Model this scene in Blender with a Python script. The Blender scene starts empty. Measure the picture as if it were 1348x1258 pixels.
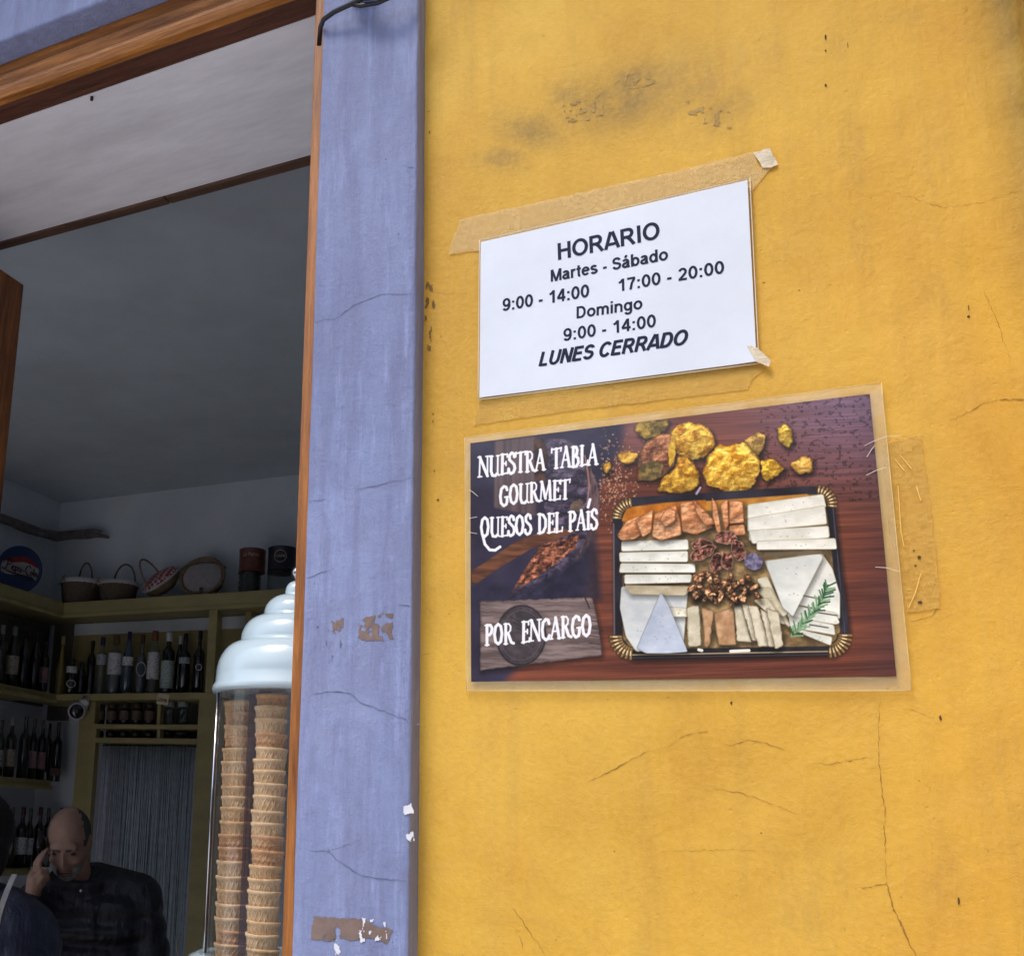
import bpy, bmesh, math, random
import numpy as np
from mathutils import Vector, Matrix, noise as mnoise

random.seed(7)
S = bpy.context.scene
C = S.collection

# ------------------------------------------------------------------ camera
FOC, PX, PY, PW, PH = 1419.03, 290.85, 737.04, 1348.0, 1258.0
CR = ((0.869660, 0.491002, 0.051065), (-0.069934, 0.224943, -0.971859), (-0.488671, 0.841616, 0.229962))
EYE = Vector((0.0, 0.0, 1.6))
camd = bpy.data.cameras.new('camera')
cam = bpy.data.objects.new('camera', camd); C.objects.link(cam)
cam.matrix_world = Matrix(((CR[0][0], -CR[1][0], -CR[2][0], EYE.x),
                           (CR[0][1], -CR[1][1], -CR[2][1], EYE.y),
                           (CR[0][2], -CR[1][2], -CR[2][2], EYE.z), (0, 0, 0, 1)))
camd.sensor_fit = 'HORIZONTAL'; camd.sensor_width = 36
camd.lens = FOC / PW * 36
camd.shift_x = (PW / 2 - PX) / PW
camd.shift_y = (PY - PH / 2) / PW
camd.clip_start = 0.02; camd.clip_end = 500
S.camera = cam

# ------------------------------------------------------------------ light
world = bpy.data.worlds.new('World'); S.world = world; world.use_nodes = True
SUN_EL, SUN_AZ = math.radians(60), math.radians(200)     # light from the street, up and to the left
wn = world.node_tree.nodes; wl = world.node_tree.links
bg = wn['Background']
sky = wn.new('ShaderNodeTexSky'); sky.sky_type = 'NISHITA'; sky.sun_disc = False
sky.sun_elevation = SUN_EL; sky.sun_rotation = SUN_AZ
sky.dust_density = 3.0; sky.air_density = 1.0; sky.ozone_density = 1.0
wl.new(sky.outputs[0], bg.inputs[0]); bg.inputs[1].default_value = 0.15
sund = bpy.data.lights.new('sun', 'SUN'); sun = bpy.data.objects.new('sun', sund); C.objects.link(sun)
sund.energy = 1.5; sund.angle = math.radians(22); sund.color = (1.0, 0.96, 0.91)
sdir = Vector((math.sin(SUN_AZ) * math.cos(SUN_EL), math.cos(SUN_AZ) * math.cos(SUN_EL), math.sin(SUN_EL)))
sun.rotation_euler = sdir.to_track_quat('Z', 'Y').to_euler()
vs = S.view_settings
vs.view_transform = 'Standard'; vs.look = 'None'; vs.gamma = 1; vs.use_curve_mapping = False
vs.exposure = 0.46

# ------------------------------------------------------------------ survey helpers (photo bearing -> place on a real plane)
def ray(x, y):
    a, b = x - PX, y - PY
    return Vector([CR[0][i] * a + CR[1][i] * b + CR[2][i] * FOC for i in range(3)])
def at_y(x, y, Y): r = ray(x, y); return EYE + r * (Y / r.y)
def at_x(x, y, X): r = ray(x, y); return EYE + r * (X / r.x)
def at_z(x, y, Z): r = ray(x, y); return EYE + r * ((Z - EYE.z) / r.z)
def at_d(x, y, d): return EYE + ray(x, y) * (d / FOC)

# ------------------------------------------------------------------ object helpers
def obj(name, me, mat=None, parent=None, label=None, cat=None, group=None, kind=None):
    o = bpy.data.objects.new(name, me); C.objects.link(o)
    if mat is not None and me is not None:
        for m in (mat if isinstance(mat, (list, tuple)) else [mat]):
            me.materials.append(m)
    if parent is not None: o.parent = parent
    tag(o, label, cat, group, kind)
    return o
def tag(o, label=None, cat=None, group=None, kind=None):
    if label: o['label'] = label
    if cat: o['category'] = cat
    if group: o['group'] = group
    if kind: o['kind'] = kind
    return o
def empty(name, label, cat, loc=(0, 0, 0), group=None, rot=None):
    o = bpy.data.objects.new(name, None); C.objects.link(o); o.location = loc
    o.empty_display_size = 0.05
    if rot: o.rotation_euler = rot
    return tag(o, label, cat, group)
def copy_tree(o, parent=None):
    c = o.copy(); C.objects.link(c); c.parent = parent
    for ch in [x for x in bpy.data.objects if x.parent is o]: copy_tree(ch, c)
    return c
def to_mesh(bm, name, smooth=False):
    me = bpy.data.meshes.new(name); bm.normal_update(); bm.to_mesh(me); bm.free()
    if smooth:
        for p in me.polygons: p.use_smooth = True
    return me
def add_box(bm, x0, x1, y0, y1, z0, z1, bev=0.0, mi=0):
    r = bmesh.ops.create_cube(bm, size=1)
    M = Matrix.Translation(((x0+x1)/2, (y0+y1)/2, (z0+z1)/2)) @ Matrix.Diagonal((abs(x1-x0), abs(y1-y0), abs(z1-z0), 1))
    bmesh.ops.transform(bm, matrix=M, verts=r['verts'])
    fs = set(f for v in r['verts'] for f in v.link_faces)
    for f in fs: f.material_index = mi
    if bev:
        es = list(set(e for v in r['verts'] for e in v.link_edges))
        bmesh.ops.bevel(bm, geom=es, offset=bev, segments=2, affect='EDGES', profile=.5)
def box(name, x0, x1, y0, y1, z0, z1, mat, parent=None, bev=0.0, **k):
    bm = bmesh.new(); add_box(bm, x0, x1, y0, y1, z0, z1, bev)
    return obj(name, to_mesh(bm, name), mat, parent, **k)
def add_lathe(bm, prof, seg=24, c=(0, 0, 0), mod=None, mi=0, caps=True):
    rings = []
    for i, (r, z) in enumerate(prof):
        ring = []
        for s in range(seg):
            a = 2 * math.pi * s / seg
            rr = r * (mod(a, z, i) if mod else 1)
            ring.append(bm.verts.new((c[0] + rr * math.cos(a), c[1] + rr * math.sin(a), c[2] + z)))
        rings.append(ring)
    for a, b in zip(rings, rings[1:]):
        for s in range(seg):
            f = bm.faces.new((a[s], a[(s+1) % seg], b[(s+1) % seg], b[s])); f.material_index = mi; f.smooth = True
    if caps:
        f = bm.faces.new(list(reversed(rings[0]))); f.material_index = mi
        f = bm.faces.new(rings[-1]); f.material_index = mi
def lathe(name, prof, mat, parent=None, seg=24, c=(0, 0, 0), mod=None, caps=True, **k):
    bm = bmesh.new(); add_lathe(bm, prof, seg, c, mod, 0, caps)
    return obj(name, to_mesh(bm, name), mat, parent, **k)
def add_tube(bm, pts, rad, seg=8, mi=0):
    pts = [Vector(p) for p in pts]; n = len(pts); rings = []
    rads = rad if isinstance(rad, (list, tuple)) else [rad] * n
    up = Vector((0.13, 0.21, 0.97))
    for i, p in enumerate(pts):
        t = (pts[min(i+1, n-1)] - pts[max(i-1, 0)]).normalized()
        a = t.cross(up)
        if a.length < 0.05: a = t.cross(Vector((1, 0, 0)))
        a.normalize(); b = t.cross(a).normalized()
        rings.append([bm.verts.new(p + (a * math.cos(2*math.pi*s/seg) + b * math.sin(2*math.pi*s/seg)) * rads[i]) for s in range(seg)])
    for A, B in zip(rings, rings[1:]):
        for s in range(seg):
            f = bm.faces.new((A[s], A[(s+1) % seg], B[(s+1) % seg], B[s])); f.smooth = True; f.material_index = mi
    bm.faces.new(list(reversed(rings[0]))).material_index = mi; bm.faces.new(rings[-1]).material_index = mi
def tube(name, pts, rad, mat, parent=None, seg=8, **k):
    bm = bmesh.new(); add_tube(bm, pts, rad, seg)
    return obj(name, to_mesh(bm, name), mat, parent, **k)
def fbm(x, y, z=0.0, o=4, sc=1.0):
    v = 0; a = 1; t = 0; p = Vector((x*sc, y*sc, z*sc))
    for i in range(o):
        v += a * mnoise.noise(p); t += a; a *= .5; p = p * 2.03 + Vector((3.1, 1.7, 9.2))
    return v / t

# ------------------------------------------------------------------ material helpers
class MB:
    def __init__(s, name):
        s.m = bpy.data.materials.new(name); s.m.use_nodes = True
        s.nt = s.m.node_tree; s.N = s.nt.nodes; s.L = s.nt.links; s.b = s.N['Principled BSDF']
        s.tc = s.N.new('ShaderNodeTexCoord'); s.out = s.N['Material Output']
    def coords(s, scale=(1, 1, 1), loc=(0, 0, 0), rot=(0, 0, 0), typ='POINT', src='Object'):
        m = s.N.new('ShaderNodeMapping'); m.vector_type = typ
        m.inputs['Scale'].default_value = scale; m.inputs['Location'].default_value = loc; m.inputs['Rotation'].default_value = rot
        s.L.new(s.tc.outputs[src], m.inputs[0]); return m.outputs[0]
    def noise(s, scale=5, detail=5, rough=.55, vec=None, dist=0.0):
        n = s.N.new('ShaderNodeTexNoise'); n.inputs['Scale'].default_value = scale; n.inputs['Detail'].default_value = detail
        n.inputs['Roughness'].default_value = rough; n.inputs['Distortion'].default_value = dist
        s.L.new(vec if vec is not None else s.tc.outputs['Object'], n.inputs['Vector']); return n.outputs['Fac']
    def ramp(s, fac, *stops):
        r = s.N.new('ShaderNodeValToRGB'); e = r.color_ramp.elements
        while len(e) < len(stops): e.new(.5)
        for el, (p, c) in zip(e, stops):
            el.position = p; el.color = (*c, 1) if isinstance(c, (tuple, list)) else (c, c, c, 1)
        s.L.new(fac, r.inputs[0]); return r.outputs[0]
    def mix(s, fac, a, b, mode='MIX'):
        m = s.N.new('ShaderNodeMix'); m.data_type = 'RGBA'; m.blend_type = mode
        for sock, v in ((m.inputs[0], fac), (m.inputs[6], a), (m.inputs[7], b)):
            if isinstance(v, (int, float)): sock.default_value = v if sock.type == 'VALUE' else (v, v, v, 1)
            elif isinstance(v, (tuple, list)): sock.default_value = (*v, 1)
            else: s.L.new(v, sock)
        return m.outputs[2]
    def math(s, op, a, b=0.0, clamp=False):
        m = s.N.new('ShaderNodeMath'); m.operation = op; m.use_clamp = clamp
        for sock, v in ((m.inputs[0], a), (m.inputs[1], b)):
            if isinstance(v, (int, float)): sock.default_value = v
            else: s.L.new(v, sock)
        return m.outputs[0]
    def blob(s, cx, cy, cz, rx, rz, ang=0.0):
        v = s.coords((rx, 1.0, rz), (cx, cy, cz), (0, ang, 0), 'TEXTURE')
        g = s.N.new('ShaderNodeTexGradient'); g.gradient_type = 'QUADRATIC_SPHERE'; s.L.new(v, g.inputs[0]); return g.outputs['Fac']
    def bump(s, h, strength=.3, dist=.01, prev=None):
        b = s.N.new('ShaderNodeBump'); b.inputs['Strength'].default_value = strength; b.inputs['Distance'].default_value = dist
        s.L.new(h, b.inputs['Height'])
        if prev is not None: s.L.new(prev, b.inputs['Normal'])
        return b.outputs[0]
    def set(s, **k):
        for n, v in k.items():
            sock = s.b.inputs[n.replace('_', ' ')]
            if isinstance(v, (int, float)): sock.default_value = v
            elif isinstance(v, (tuple, list)): sock.default_value = (*v, 1) if len(v) == 3 else v
            else: s.L.new(v, sock)
        return s
def simple(name, col, rough=.6, var=.25, scale=20, metal=0.0, bump=0.0, bscale=60, stretch=(1, 1, 1), **k):
    m = MB(name); vec = m.coords(stretch)
    n = m.noise(scale, 5, .6, vec)
    lo = tuple(c * (1 - var) for c in col); hi = tuple(min(1, c * (1 + var)) for c in col)
    m.set(Base_Color=m.ramp(n, (.3, lo), (.7, hi)), Roughness=rough, Metallic=metal)
    if bump: m.set(Normal=m.bump(m.noise(bscale, 4, .6, vec), .5, bump))
    if k: m.set(**k)
    return m.m
def clear_film(name, tint=(1, 1, 1), milk=.1, milkcol=(.8, .8, .78), rough=.05, gloss=.06, bump=0.0, bscale=8, ior=1.45):
    m = MB(name); N, L = m.N, m.L
    tr = N.new('ShaderNodeBsdfTransparent'); tr.inputs[0].default_value = (*tint, 1)
    df = N.new('ShaderNodeBsdfDiffuse'); df.inputs[0].default_value = (*milkcol, 1)
    gl = N.new('ShaderNodeBsdfGlossy'); gl.inputs['Roughness'].default_value = rough
    fr = N.new('ShaderNodeFresnel'); ge = N.new('ShaderNodeNewGeometry')
    L.new(m.math('ADD', ior, m.math('MULTIPLY', ge.outputs['Backfacing'], 1 / ior - ior)), fr.inputs[0])
    a = N.new('ShaderNodeMixShader'); b = N.new('ShaderNodeMixShader')
    mk = m.math('MULTIPLY', m.ramp(m.noise(30, 5, .7), (.3, .5), (.75, 1.0)), milk)
    L.new(mk, a.inputs[0]); L.new(tr.outputs[0], a.inputs[1]); L.new(df.outputs[0], a.inputs[2])
    L.new(m.math('ADD', fr.outputs[0], gloss), b.inputs[0]); L.new(a.outputs[0], b.inputs[1]); L.new(gl.outputs[0], b.inputs[2])
    if bump:
        nb = m.bump(m.noise(bscale, 3, .5), .6, bump); L.new(nb, gl.inputs['Normal']); L.new(nb, fr.inputs['Normal'])
    L.new(b.outputs[0], m.out.inputs[0]); return m.m
def wood(name, dark, light, axis=2, rough=.45, scale=6, coat=.15):
    m = MB(name); st = [14, 14, 14]; st[axis] = .9
    v = m.coords(tuple(st)); n = m.noise(scale, 6, .65, v, .6); n2 = m.noise(scale * 5, 4, .7, v)
    f = m.math('ADD', m.math('MULTIPLY', n, .7), m.math('MULTIPLY', n2, .3))
    m.set(Base_Color=m.ramp(f, (.36, dark), (.5, tuple((a+b)/2 for a, b in zip(dark, light))), (.62, light)), Roughness=rough, Coat_Weight=coat,
          Coat_Roughness=.25, Normal=m.bump(n2, .35, .002)); return m.m

YW = 1.1814            # face of the yellow wall
YB = 1.152             # face of the blue door surround
XP = -0.4141           # where they meet
XL = -0.5516           # left edge of the blue pillar

# plaster: yellow, weathered
m = MB('yellow_plaster')
n_big = m.noise(2.2, 5, .6); n_mid = m.noise(9, 6, .65, m.coords((1, 1, .55))); n_str = m.noise(14, 5, .6, m.coords((2.6, 1, .22)))
n_fine = m.noise(160, 4, .6)
base = m.ramp(n_big, (.32, (.63, .355, .045)), (.5, (.74, .435, .056)), (.7, (.82, .51, .078)))
base = m.mix(m.math('MULTIPLY', m.ramp(n_mid, (.45, 0.0), (.75, 1.0)), .4), base, (.62, .31, .042))
base = m.mix(m.math('MULTIPLY', m.ramp(n_str, (.5, 0.0), (.72, 1.0)), .42), base, (.52, .30, .06))
n_red = m.noise(5, 4, .6, m.coords((1, 1, .7), (4, 2, 7)))
base = m.mix(m.math('MULTIPLY', m.ramp(n_red, (.55, 0.0), (.72, 1.0)), .13), base, (.72, .28, .07))
def wb(px, py, rx, rz, ang=0.0):
    p = at_y(px, py, YW); return m.blob(p.x, YW, p.z, rx, rz, ang)
st = None
for a in ((700, 170, .10, .05, .5), (760, 125, .09, .045, .35), (835, 104, .09, .04, .1), (905, 125, .09, .045, -.4), (950, 150, .07, .045, -.5), (820, 130, .2, .09, 0), (660, 210, .07, .035, .4)):
    b_ = wb(*a); st = b_ if st is None else m.math('MAXIMUM', st, b_)
rag = m.ramp(m.noise(26, 7, .72, m.coords((1, 1, .8))), (.34, .3), (.64, 1.0))
stain = m.math('MULTIPLY', m.math('MULTIPLY', m.ramp(st, (.0, 0.0), (.7, 1.0)), rag), .85)
base = m.mix(stain, base, (.27, .18, .06))
st2 = None
for a in ((1125, 200, .035, .10, 0), (1135, 330, .03, .12, 0), (1240, 200, .03, .08, 0), (1100, 60, .03, .06, 0), (1232, 410, .03, .08, 0), (1200, 20, .06, .02, .2), (1320, 1050, .04, .16, 0), (1060, 1180, .10, .10, 0), (1240, 1150, .03, .06, 0), (1020, 320, .04, .05, 0), (575, 420, .014, .06, 0), (950, 100, .16, .10, 0)):
    b_ = wb(*a); st2 = b_ if st2 is None else m.math('MAXIMUM', st2, b_)
rag2 = m.ramp(m.noise(40, 7, .75, m.coords((1.6, 1, .35))), (.42, .0), (.66, 1.0))
base = m.mix(m.math('MULTIPLY', m.math('MULTIPLY', m.ramp(st2, (.05, 0.0), (.6, 1.0)), rag2), .42), base, (.36, .22, .07))
corner_shade = m.blob(.200, YW, 2.5, .05, .9)  # shade of the inner corner, painted into the plaster colour
base = m.mix(m.math('MULTIPLY', m.ramp(corner_shade, (.0, 0.0), (.85, 1.0)), .9), base, (.12, .08, .03))
spk = m.ramp(m.noise(70, 3, .8), (.70, 0.0), (.74, 1.0))
base = m.mix(m.math('MULTIPLY', spk, .45), base, (.2, .10, .03))
base = m.mix(m.math('MULTIPLY', m.ramp(m.noise(3.1, 6, .65, m.coords((1, 1, .8), (7, 1, 3)), .8), (.46, 0.0), (.66, 1.0)), .38), base, (.86, .57, .11))
base = m.mix(m.math('MULTIPLY', m.ramp(m.noise(17, 7, .72, m.coords((1, 1, .7), (1, 9, 2)), 1.0), (.5, 0.0), (.62, 1.0)), .22), base, (.58, .33, .07))
base = m.mix(m.math('MULTIPLY', m.ramp(n_fine, (.4, 0.0), (.7, 1.0)), .12), base, (.95, .62, .2))
vor = m.N.new('ShaderNodeTexVoronoi'); vor.inputs['Scale'].default_value = 45; m.L.new(m.tc.outputs['Object'], vor.inputs[0])
pit = m.ramp(vor.outputs['Distance'], (.03, 0.0), (.09, 1.0))
nb = m.bump(n_fine, .35, .0014); nb = m.bump(m.noise(30, 7, .72), .45, .0036, nb); nb = m.bump(n_str, .5, .003, nb); nb = m.bump(m.ramp(m.noise(11, 6, .7, m.coords((1, 1, 1), (2, 5, 1)), 1.2), (.40, 0.0), (.60, 1.0)), .18, .0016, nb); nb = m.bump(pit, .25, .0015, nb)
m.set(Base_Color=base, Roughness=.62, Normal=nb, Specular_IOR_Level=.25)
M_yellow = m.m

m = MB('blue_paint')
n_big = m.noise(5, 5, .6, m.coords((1, 1, .5))); n_str = m.noise(20, 6, .7, m.coords((2.2, 2.2, .22))); n_fine = m.noise(170, 4, .6)
base = m.ramp(n_big, (.3, (.20, .245, .43)), (.5, (.24, .29, .50)), (.7, (.30, .355, .58)))
base = m.mix(m.math('MULTIPLY', m.ramp(n_str, (.45, 0.0), (.68, 1.0)), .6), base, (.155, .165, .31))
base = m.mix(m.math('MULTIPLY', m.ramp(m.noise(30, 6, .7, m.coords((2.5, 2.5, .3), (9, 3, 1))), (.55, 0.0), (.7, 1.0)), .55), base, (.36, .42, .72))
base = m.mix(m.math('MULTIPLY', m.ramp(m.noise(80, 3, .8), (.69, 0.0), (.73, 1.0)), .5), base, (.10, .11, .2))
nb = m.bump(n_fine, .3, .0009); nb = m.bump(m.noise(34, 7, .75), .6, .0045, nb); nb = m.bump(m.noise(26, 6, .75, m.coords((3, 3, .35))), .7, .004, nb)
base = m.mix(m.math('MULTIPLY', m.ramp(m.noise(9, 7, .7, m.coords((1, 1, .8), (3, 3, 3)), 1.0), (.48, 0.0), (.62, 1.0)), .45), base, (.20, .22, .38))
m.set(Base_Color=base, Roughness=.5, Normal=nb, Specular_IOR_Level=.35)
M_blue = m.m
M_crack = simple('crack_dark', (.38, .20, .04), .9, .4, 60)
M_crackb = simple('crack_blue', (.13, .15, .26), .9, .4, 60)
M_hole = simple('hole_dark', (.10, .055, .02), .95, .3, 60)
M_peel = simple('old_brown_paint', (.20, .14, .12), .75, .25, 50, bump=.001)
M_chip = simple('bare_white_plaster', (.74, .76, .82), .8, .12, 60, bump=.001)
M_frame = wood('orange_wood', (.18, .058, .012), (.60, .24, .05), 0)
M_framez = wood('orange_wood_upright', (.18, .058, .012), (.50, .19, .04), 2)
M_leafw = wood('brown_door_wood', (.06, .02, .008), (.27, .095, .025), 2)
M_batten = wood('dark_batten_wood', (.05, .025, .015), (.14, .07, .045), 0, .6)
M_frame_shade = wood('shaded_underside_wood', (.05, .018, .010), (.15, .055, .03), 0, .5)  # frame wood again, underside shade put into a darker colour
M_soffit = simple('limewashed_soffit', (.80, .79, .85), .8, .12, 7, bump=.002, bscale=30, stretch=(.6, 2, 1))
M_room = simple('room_wall_paint', (.66, .72, .78), .8, .08, 3, bump=.002, bscale=20)
M_ceil = simple('room_ceiling_paint', (.54, .61, .68), .85, .10, 3, bump=.002, bscale=20)
M_floor = simple('shop_floor_tiles', (.46, .43, .40), .5, .2, 6)
M_ochre = simple('ochre_shelf_paint', (.36, .31, .14), .5, .15, 14, bump=.001, stretch=(.3, 1, 1))
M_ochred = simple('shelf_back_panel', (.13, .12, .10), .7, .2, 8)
M_black = simple('black_cable', (.012, .012, .014), .35, .2, 30)
M_ground = simple('street_stone', (.60, .59, .57), .8, .2, 3, bump=.01, bscale=12)

# ------------------------------------------------------------------ ground, sky side
bm = bmesh.new(); add_box(bm, -60, 60, -60, YB + .05, -.3, 0)
obj('street', to_mesh(bm, 'street'), M_ground, kind='structure')

def house(x0, x1, h, colr, lab):
    t = empty('house', lab, 'house', ((x0 + x1) / 2, -8, 0), 'houses across the street'); w = x1 - x0
    box('wall', -w / 2, w / 2, -3, 0, 0, h, simple('house_render', colr, .8, .1, 2), t)
    box('roof', -w / 2 - .1, w / 2 + .1, -3.2, .35, h + .001, h + .22, simple('roof_tiles', (.28, .12, .07), .8, .3, 8), t)
    for i in range(int(w // 1.9)):
        for zc in (1.5, 4.3):
            xc = -w / 2 + 1.1 + i * 1.9
            f_ = box('window_frame', xc - .5, xc + .5, .001, .05, zc - .7, zc + .7, M_framez, t)
            box('window_pane', xc - .42, xc + .42, .051, .06, zc - .62, zc + .62, simple('house_glass', (.04, .05, .06), .1), f_)
house(-13.5, -5.6, 5.6, (.62, .60, .55), 'white rendered house across the street, left of the three')
house(-5.5, 1.9, 5.0, (.60, .42, .30), 'pale terracotta house across the street, middle of the three')
house(2.0, 10.5, 5.9, (.55, .57, .60), 'pale grey house across the street, right of the three')
box('shade_eave', -6, 3, .62, 1.149, 3.75, 3.87, simple('shade_eave_boards', (.25, .17, .11), .8), label='unseen wooden eave board added above the shop front to shade the wall top', cat='eave')  # out of view, added to darken the top of the wall

# ------------------------------------------------------------------ extruded profile with relief
def wall_off(x, z):  # gentle hand-trowelled waviness
    return .0011 * mnoise.noise(Vector((x * 9, 0.3, z * 7))) + .0005 * mnoise.noise(Vector((x * 40, 5.3, z * 22)))
def profile_wall(name, pts, z0, z1, nz, mat, closed=False, off=wall_off, **k):
    bm = bmesh.new(); rows = []
    n = len(pts)
    for j in range(nz + 1):
        z = z0 + (z1 - z0) * j / nz; row = []
        for i, (x, y) in enumerate(pts):
            a = Vector(pts[(i+1) % n if closed else min(i+1, n-1)]) - Vector(pts[(i-1) % n if closed else max(i-1, 0)])
            nrm = Vector((a.y, -a.x)).normalized() if a.length else Vector((0, -1))
            d = off(x + y, z)
            row.append(bm.verts.new((x + nrm.x * d, y + nrm.y * d, z)))
        rows.append(row)
    for A, B in zip(rows, rows[1:]):
        for i in range(n if closed else n - 1):
            f = bm.faces.new((A[i], A[(i+1) % n], B[(i+1) % n], B[i])); f.smooth = True
    if closed:
        bm.faces.new(list(reversed(rows[0]))); bm.faces.new(rows[-1])
    return obj(name, to_mesh(bm, name), mat, **k)
def wy(x, z): return YW - wall_off(x + YW, z)    # surface of the yellow wall
def by(x, z): return YB - boff(x + YB, z)
def boff(s, z): return .0009 * mnoise.noise(Vector((s * 11, 7.3, z * 6))) + .0004 * mnoise.noise(Vector((s * 50, 2.3, z * 30)))

pts = [(XP - .03, YW)] + [(XP + .008 * i, YW) for i in range(0, 75)]
pts += [(.189 + .014 * math.sin(a), YW - .014 + .014 * math.cos(a)) for a in np.linspace(0.1, math.pi/2, 6)]
pts += [(.203 + .004 * i / 8, YW - .014 - .03 * i) for i in range(1, 9)]
x0, y0 = pts[-1]
pts += [(x0 + .01 - .01 * math.cos(a), y0 - .01 * math.sin(a)) for a in np.linspace(.2, math.pi/2, 5)]
pts += [(x0 + .05 + .05 * i, y0 - .01) for i in range(1, 14)] + [(x0 + .7, 1.7), (XP - .03, 1.7)]
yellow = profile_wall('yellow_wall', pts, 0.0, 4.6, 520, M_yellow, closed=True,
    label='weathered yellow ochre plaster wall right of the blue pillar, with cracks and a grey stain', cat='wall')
# blue door surround: pillar, lintel, far jamb
sur = empty('door_surround', 'blue painted door surround of pillar and lintel, chipped and worn, beside the yellow wall', 'door surround', (0, 0, 0))
def rr(x0, x1, y0, y1, r, n=4, step=.012):
    out = []
    for cx, cy, a0 in ((x1 - r, y0 + r, -90), (x1 - r, y1 - r, 0), (x0 + r, y1 - r, 90), (x0 + r, y0 + r, 180)):
        for i in range(n + 1):
            a = math.radians(a0 + 90 * i / n); out.append((cx + r * math.cos(a), cy + r * math.sin(a)))
    res = []
    for i, p in enumerate(out):
        q = out[(i+1) % len(out)]; d = math.dist(p, q); k = max(1, int(d / step))
        for j in range(k): res.append((p[0] + (q[0]-p[0]) * j / k, p[1] + (q[1]-p[1]) * j / k))
    return res
pil = profile_wall('pillar', rr(XL, XP - .0004, YB, YB + .10, .0035), 0, 4.6, 520, M_blue, closed=True, off=boff, parent=sur)
ZE = at_y(0, 55, YB).z                      # underside of the blue plaster over the door
YF = at_z(0, 88, ZE).y                      # face of the wooden frame
ZF = at_y(0, 132, YF).z                     # underside of the wooden frame head
YI = at_z(0, 165, ZF).y                     # inner edge of the frame head
YS1 = at_z(0, 318, ZF).y; YS2 = at_z(0, 325, ZF).y
XO = -1.52                                  # other side of this opening
box('lintel', -4.2, XL - .0006, YB, YF + .0, ZE, 4.6, M_blue, sur, .004)
box('lintel', -4.2, XL - .0006, YF + .0005, 1.62, ZF + .075, 4.6, M_blue, sur)
box('jamb', -2.0, XO - .02, YB, 1.60, 0, ZE - .001, M_blue, sur, .004)
box('outer_wall', -4.2, -3.3, YB, 1.60, 0, ZE - .001, M_blue, sur)  # gap between this and the jamb: unseen opening added to light the shop
# reveal behind the frame on the right
box('reveal', XL - .012, XP - .002, YB + .1005, 1.62, 0, 4.6, M_soffit, sur)

# wooden frame
fr = empty('door_frame', 'varnished orange wooden frame lining the top and right side of the opening', 'door frame', (0, 0, 0))
def frame_head():
    bm = bmesh.new()                        # moulded section: fillet, bead, groove, flat
    prof = [(0, .075), (0, .052), (-.004, .048), (-.007, .043), (-.007, .036), (-.003, .032), (-.001, .030), (-.001, .027), (-.005, .024), (-.009, .018), (-.010, .011), (-.008, .005), (-.003, .0005), (.012, 0), (.012, .075)]
    a = [bm.verts.new((-4.1, YF + p[0] + .0, ZF + p[1])) for p in prof]
    b = [bm.verts.new((XL - .006, YF + p[0], ZF + p[1])) for p in prof]
    n = len(prof)
    for i in range(n):
        f = bm.faces.new((a[i], b[i], b[(i+1) % n], a[(i+1) % n]))
    bm.faces.new(a); bm.faces.new(list(reversed(b)))
    bmesh.ops.recalc_face_normals(bm, faces=bm.faces)
    return to_mesh(bm, 'head_moulding')
obj('head_moulding', frame_head(), M_frame, fr)
box('underside_board', -4.1, XL - .006, YF + .0125, YI, ZF + .0005, ZF + .06, M_frame_shade, fr, .001)
XJ = at_y(388.5, 800, YF).x
box('jamb_post', XJ, XL - .0002, YF - .004, YI, 0, ZF - .0005, M_framez, fr, .002)
tube('nail', [at_z(121, 128, ZF - .001), at_z(121, 128, ZF - .001) + Vector((0, 0, -.006))], .003, M_black, fr, 8)
box('soffit', -4.1, XL - .013, YI + .0005, YS1, ZF - .0, ZF + .074, M_soffit, sur)
bt = empty('ceiling_batten', 'thin dark wooden batten along the inner edge of the grey soffit', 'batten', (0, 0, 0))
xx = [-4.1, -2.4, at_z(219, 260, ZF).x, XL - .013]
for a, b in zip(xx, xx[1:]):
    box('strip', a + .0015, b - .0015, YS1 + .0005, YS2 + .006, ZF - .005, ZF + .03, M_batten, bt, .0015)

# ------------------------------------------------------------------ shop room
YR, XR = 4.377, -3.552; ZC = at_y(80, 662, YR).z
for nm, b, mt in (('interior_wall', (XR - .15, 1.4, YR, YR + .15, 0, ZC), M_room), ('interior_wall', (XR - .15, XR, 1.62, YR - .001, 0, ZC), M_room),
                  ('interior_wall', (1.25, 1.4, 1.75, YR - .001, 0, ZC), M_room), ('ceiling', (XR - .15, 1.4, 1.605, YR + .15, ZC + .001, ZC + .2), M_ceil),
                  ('floor', (XR - .15, 1.4, YB + .052, YR + .15, -.3, 0), M_floor)):
    bm = bmesh.new(); add_box(bm, *b); obj(nm, to_mesh(bm, nm), mt, kind='structure')
bm = bmesh.new(); add_box(bm, XP - .03 + .03, 1.4, 1.70, 1.749, 0, ZC); obj('interior_wall', to_mesh(bm, 'interior_wall'), M_room, kind='structure')

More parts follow.
